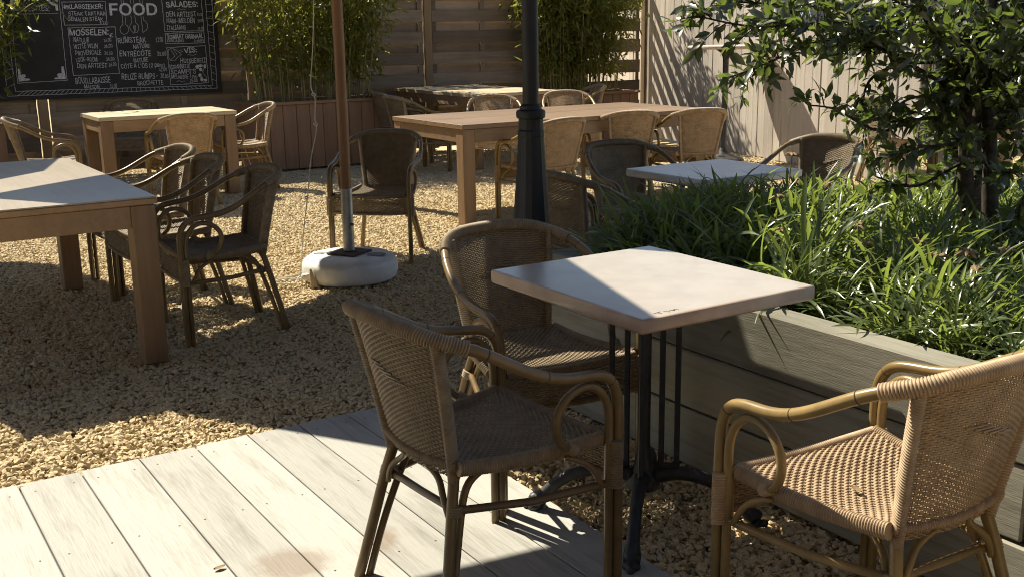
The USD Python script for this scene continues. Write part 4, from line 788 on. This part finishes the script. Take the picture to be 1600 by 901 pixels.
obj('sheet', box(4.92, -.008, 1.56, .13, .004, .24), M['paper'], po); obj('dark_figure', (np.array([(4.90, -.0105, 1.55), (4.945, -.0105, 1.55), (4.95, -.0105, 1.60), (4.93, -.0105, 1.63), (4.905, -.0105, 1.61)]), np.array([[0, 1, 2], [0, 2, 3], [0, 3, 4]])), M['sign'], po)
cr = thing('plastic_crate', 'royal blue plastic crate on the far right table', 'crate', (4.58, 9.98, .76), GRID)
for s in (-1, 1):
    obj('side', box(0, s * .13, .10, .38, .012, .19, .003), M['blue'], cr); obj('end', box(s * .184, 0, .10, .012, .246, .19, .003), M['blue'], cr)
obj('bottom', box(0, 0, .008, .354, .246, .012), M['blue'], cr); obj('rim', join(box(0, .139, .19, .40, .012, .018, .002), box(0, -.139, .19, .40, .012, .018, .002)), M['blue'], cr)
bk = thing('bucket', 'blue plastic bucket on the gravel far right, behind the laurel trunks', 'bucket', (3.98, 9.55, 0))
obj('pail', lathe([(0, .006), (.10, .006), (.11, 0), (.145, .30), (.155, .30), (.155, .315), (.138, .315), (.10, .012), (0, .012)], 28), M['blue'], bk, 40)
obj('handle', tube(curve([(-.15, 0, .30), (-.13, -.05, .24), (0, -.10, .19), (.13, -.05, .24), (.15, 0, .30)], 16), .004, 6), M['zinc'], bk, True)
def dry_leaf(label, loc, deg, s):
    g = 5; V = []
    for i in range(g):
        for j in (-1, 0, 1):
            t_ = i / (g - 1); w = math.sin(np.pi * (t_ * .9 + .05)) * .35
            V.append((s * (t_ - .5), s * w * j * .8, s * (.10 * abs(j) + .22 * (t_ - .4) ** 2) + .003))
    F = [[3 * i + j, 3 * (i + 1) + j, 3 * (i + 1) + j + 1, 3 * i + j + 1] for i in range(g - 1) for j in range(2)]
    tag(obj('dry_leaf', at((np.array(V), np.array(F)), loc, deg), M['dry'], None, True), label, 'leaf')
dry_leaf('curled brown leaf lying on the sunlit deck planks', (-.828, 2.76, .002), 40, .034)
dry_leaf('small dry leaf lying on the seat of the sunlit tan armchair', (.785, 2.31, .412), 120, .034)

# the restaurant itself, behind the camera: a brick front that closes the terrace and keeps the sky off its shade
M['brick'] = mat('house_bricks', {'tc': ('texture_coordinate', {}), 'mp': ('mapping', {'rotation': (1.5708, 0, 0)}), 'b': ('brick_texture', {'color1': (.05, .035, .03), 'color2': (.07, .045, .038), 'mortar': (.11, .105, .10), 'scale': 4.5, 'mortar_size': .012}), 'p': ('principled_bsdf', {'roughness': .85})},
    [('tc.object', 'mp.vector'), ('mp.vector', 'b.vector'), ('b.color', 'p.base_color')])
hw = thing('house', 'brick house front closing the terrace behind the camera', 'house', (.5, -2.4, 0), GRID - 45)
obj('house_wall', box(0, 0, 3.2, 16, .3, 6.4), M['brick'], hw)
for x_ in (-5, -2, 1, 4):
    w_ = obj('window', box(x_, .152, 1.7, 1.3, .05, 1.7, .004), M['iron'], hw); obj('pane', box(x_, .168, 1.7, 1.15, .03, 1.55), M['sign'], w_)
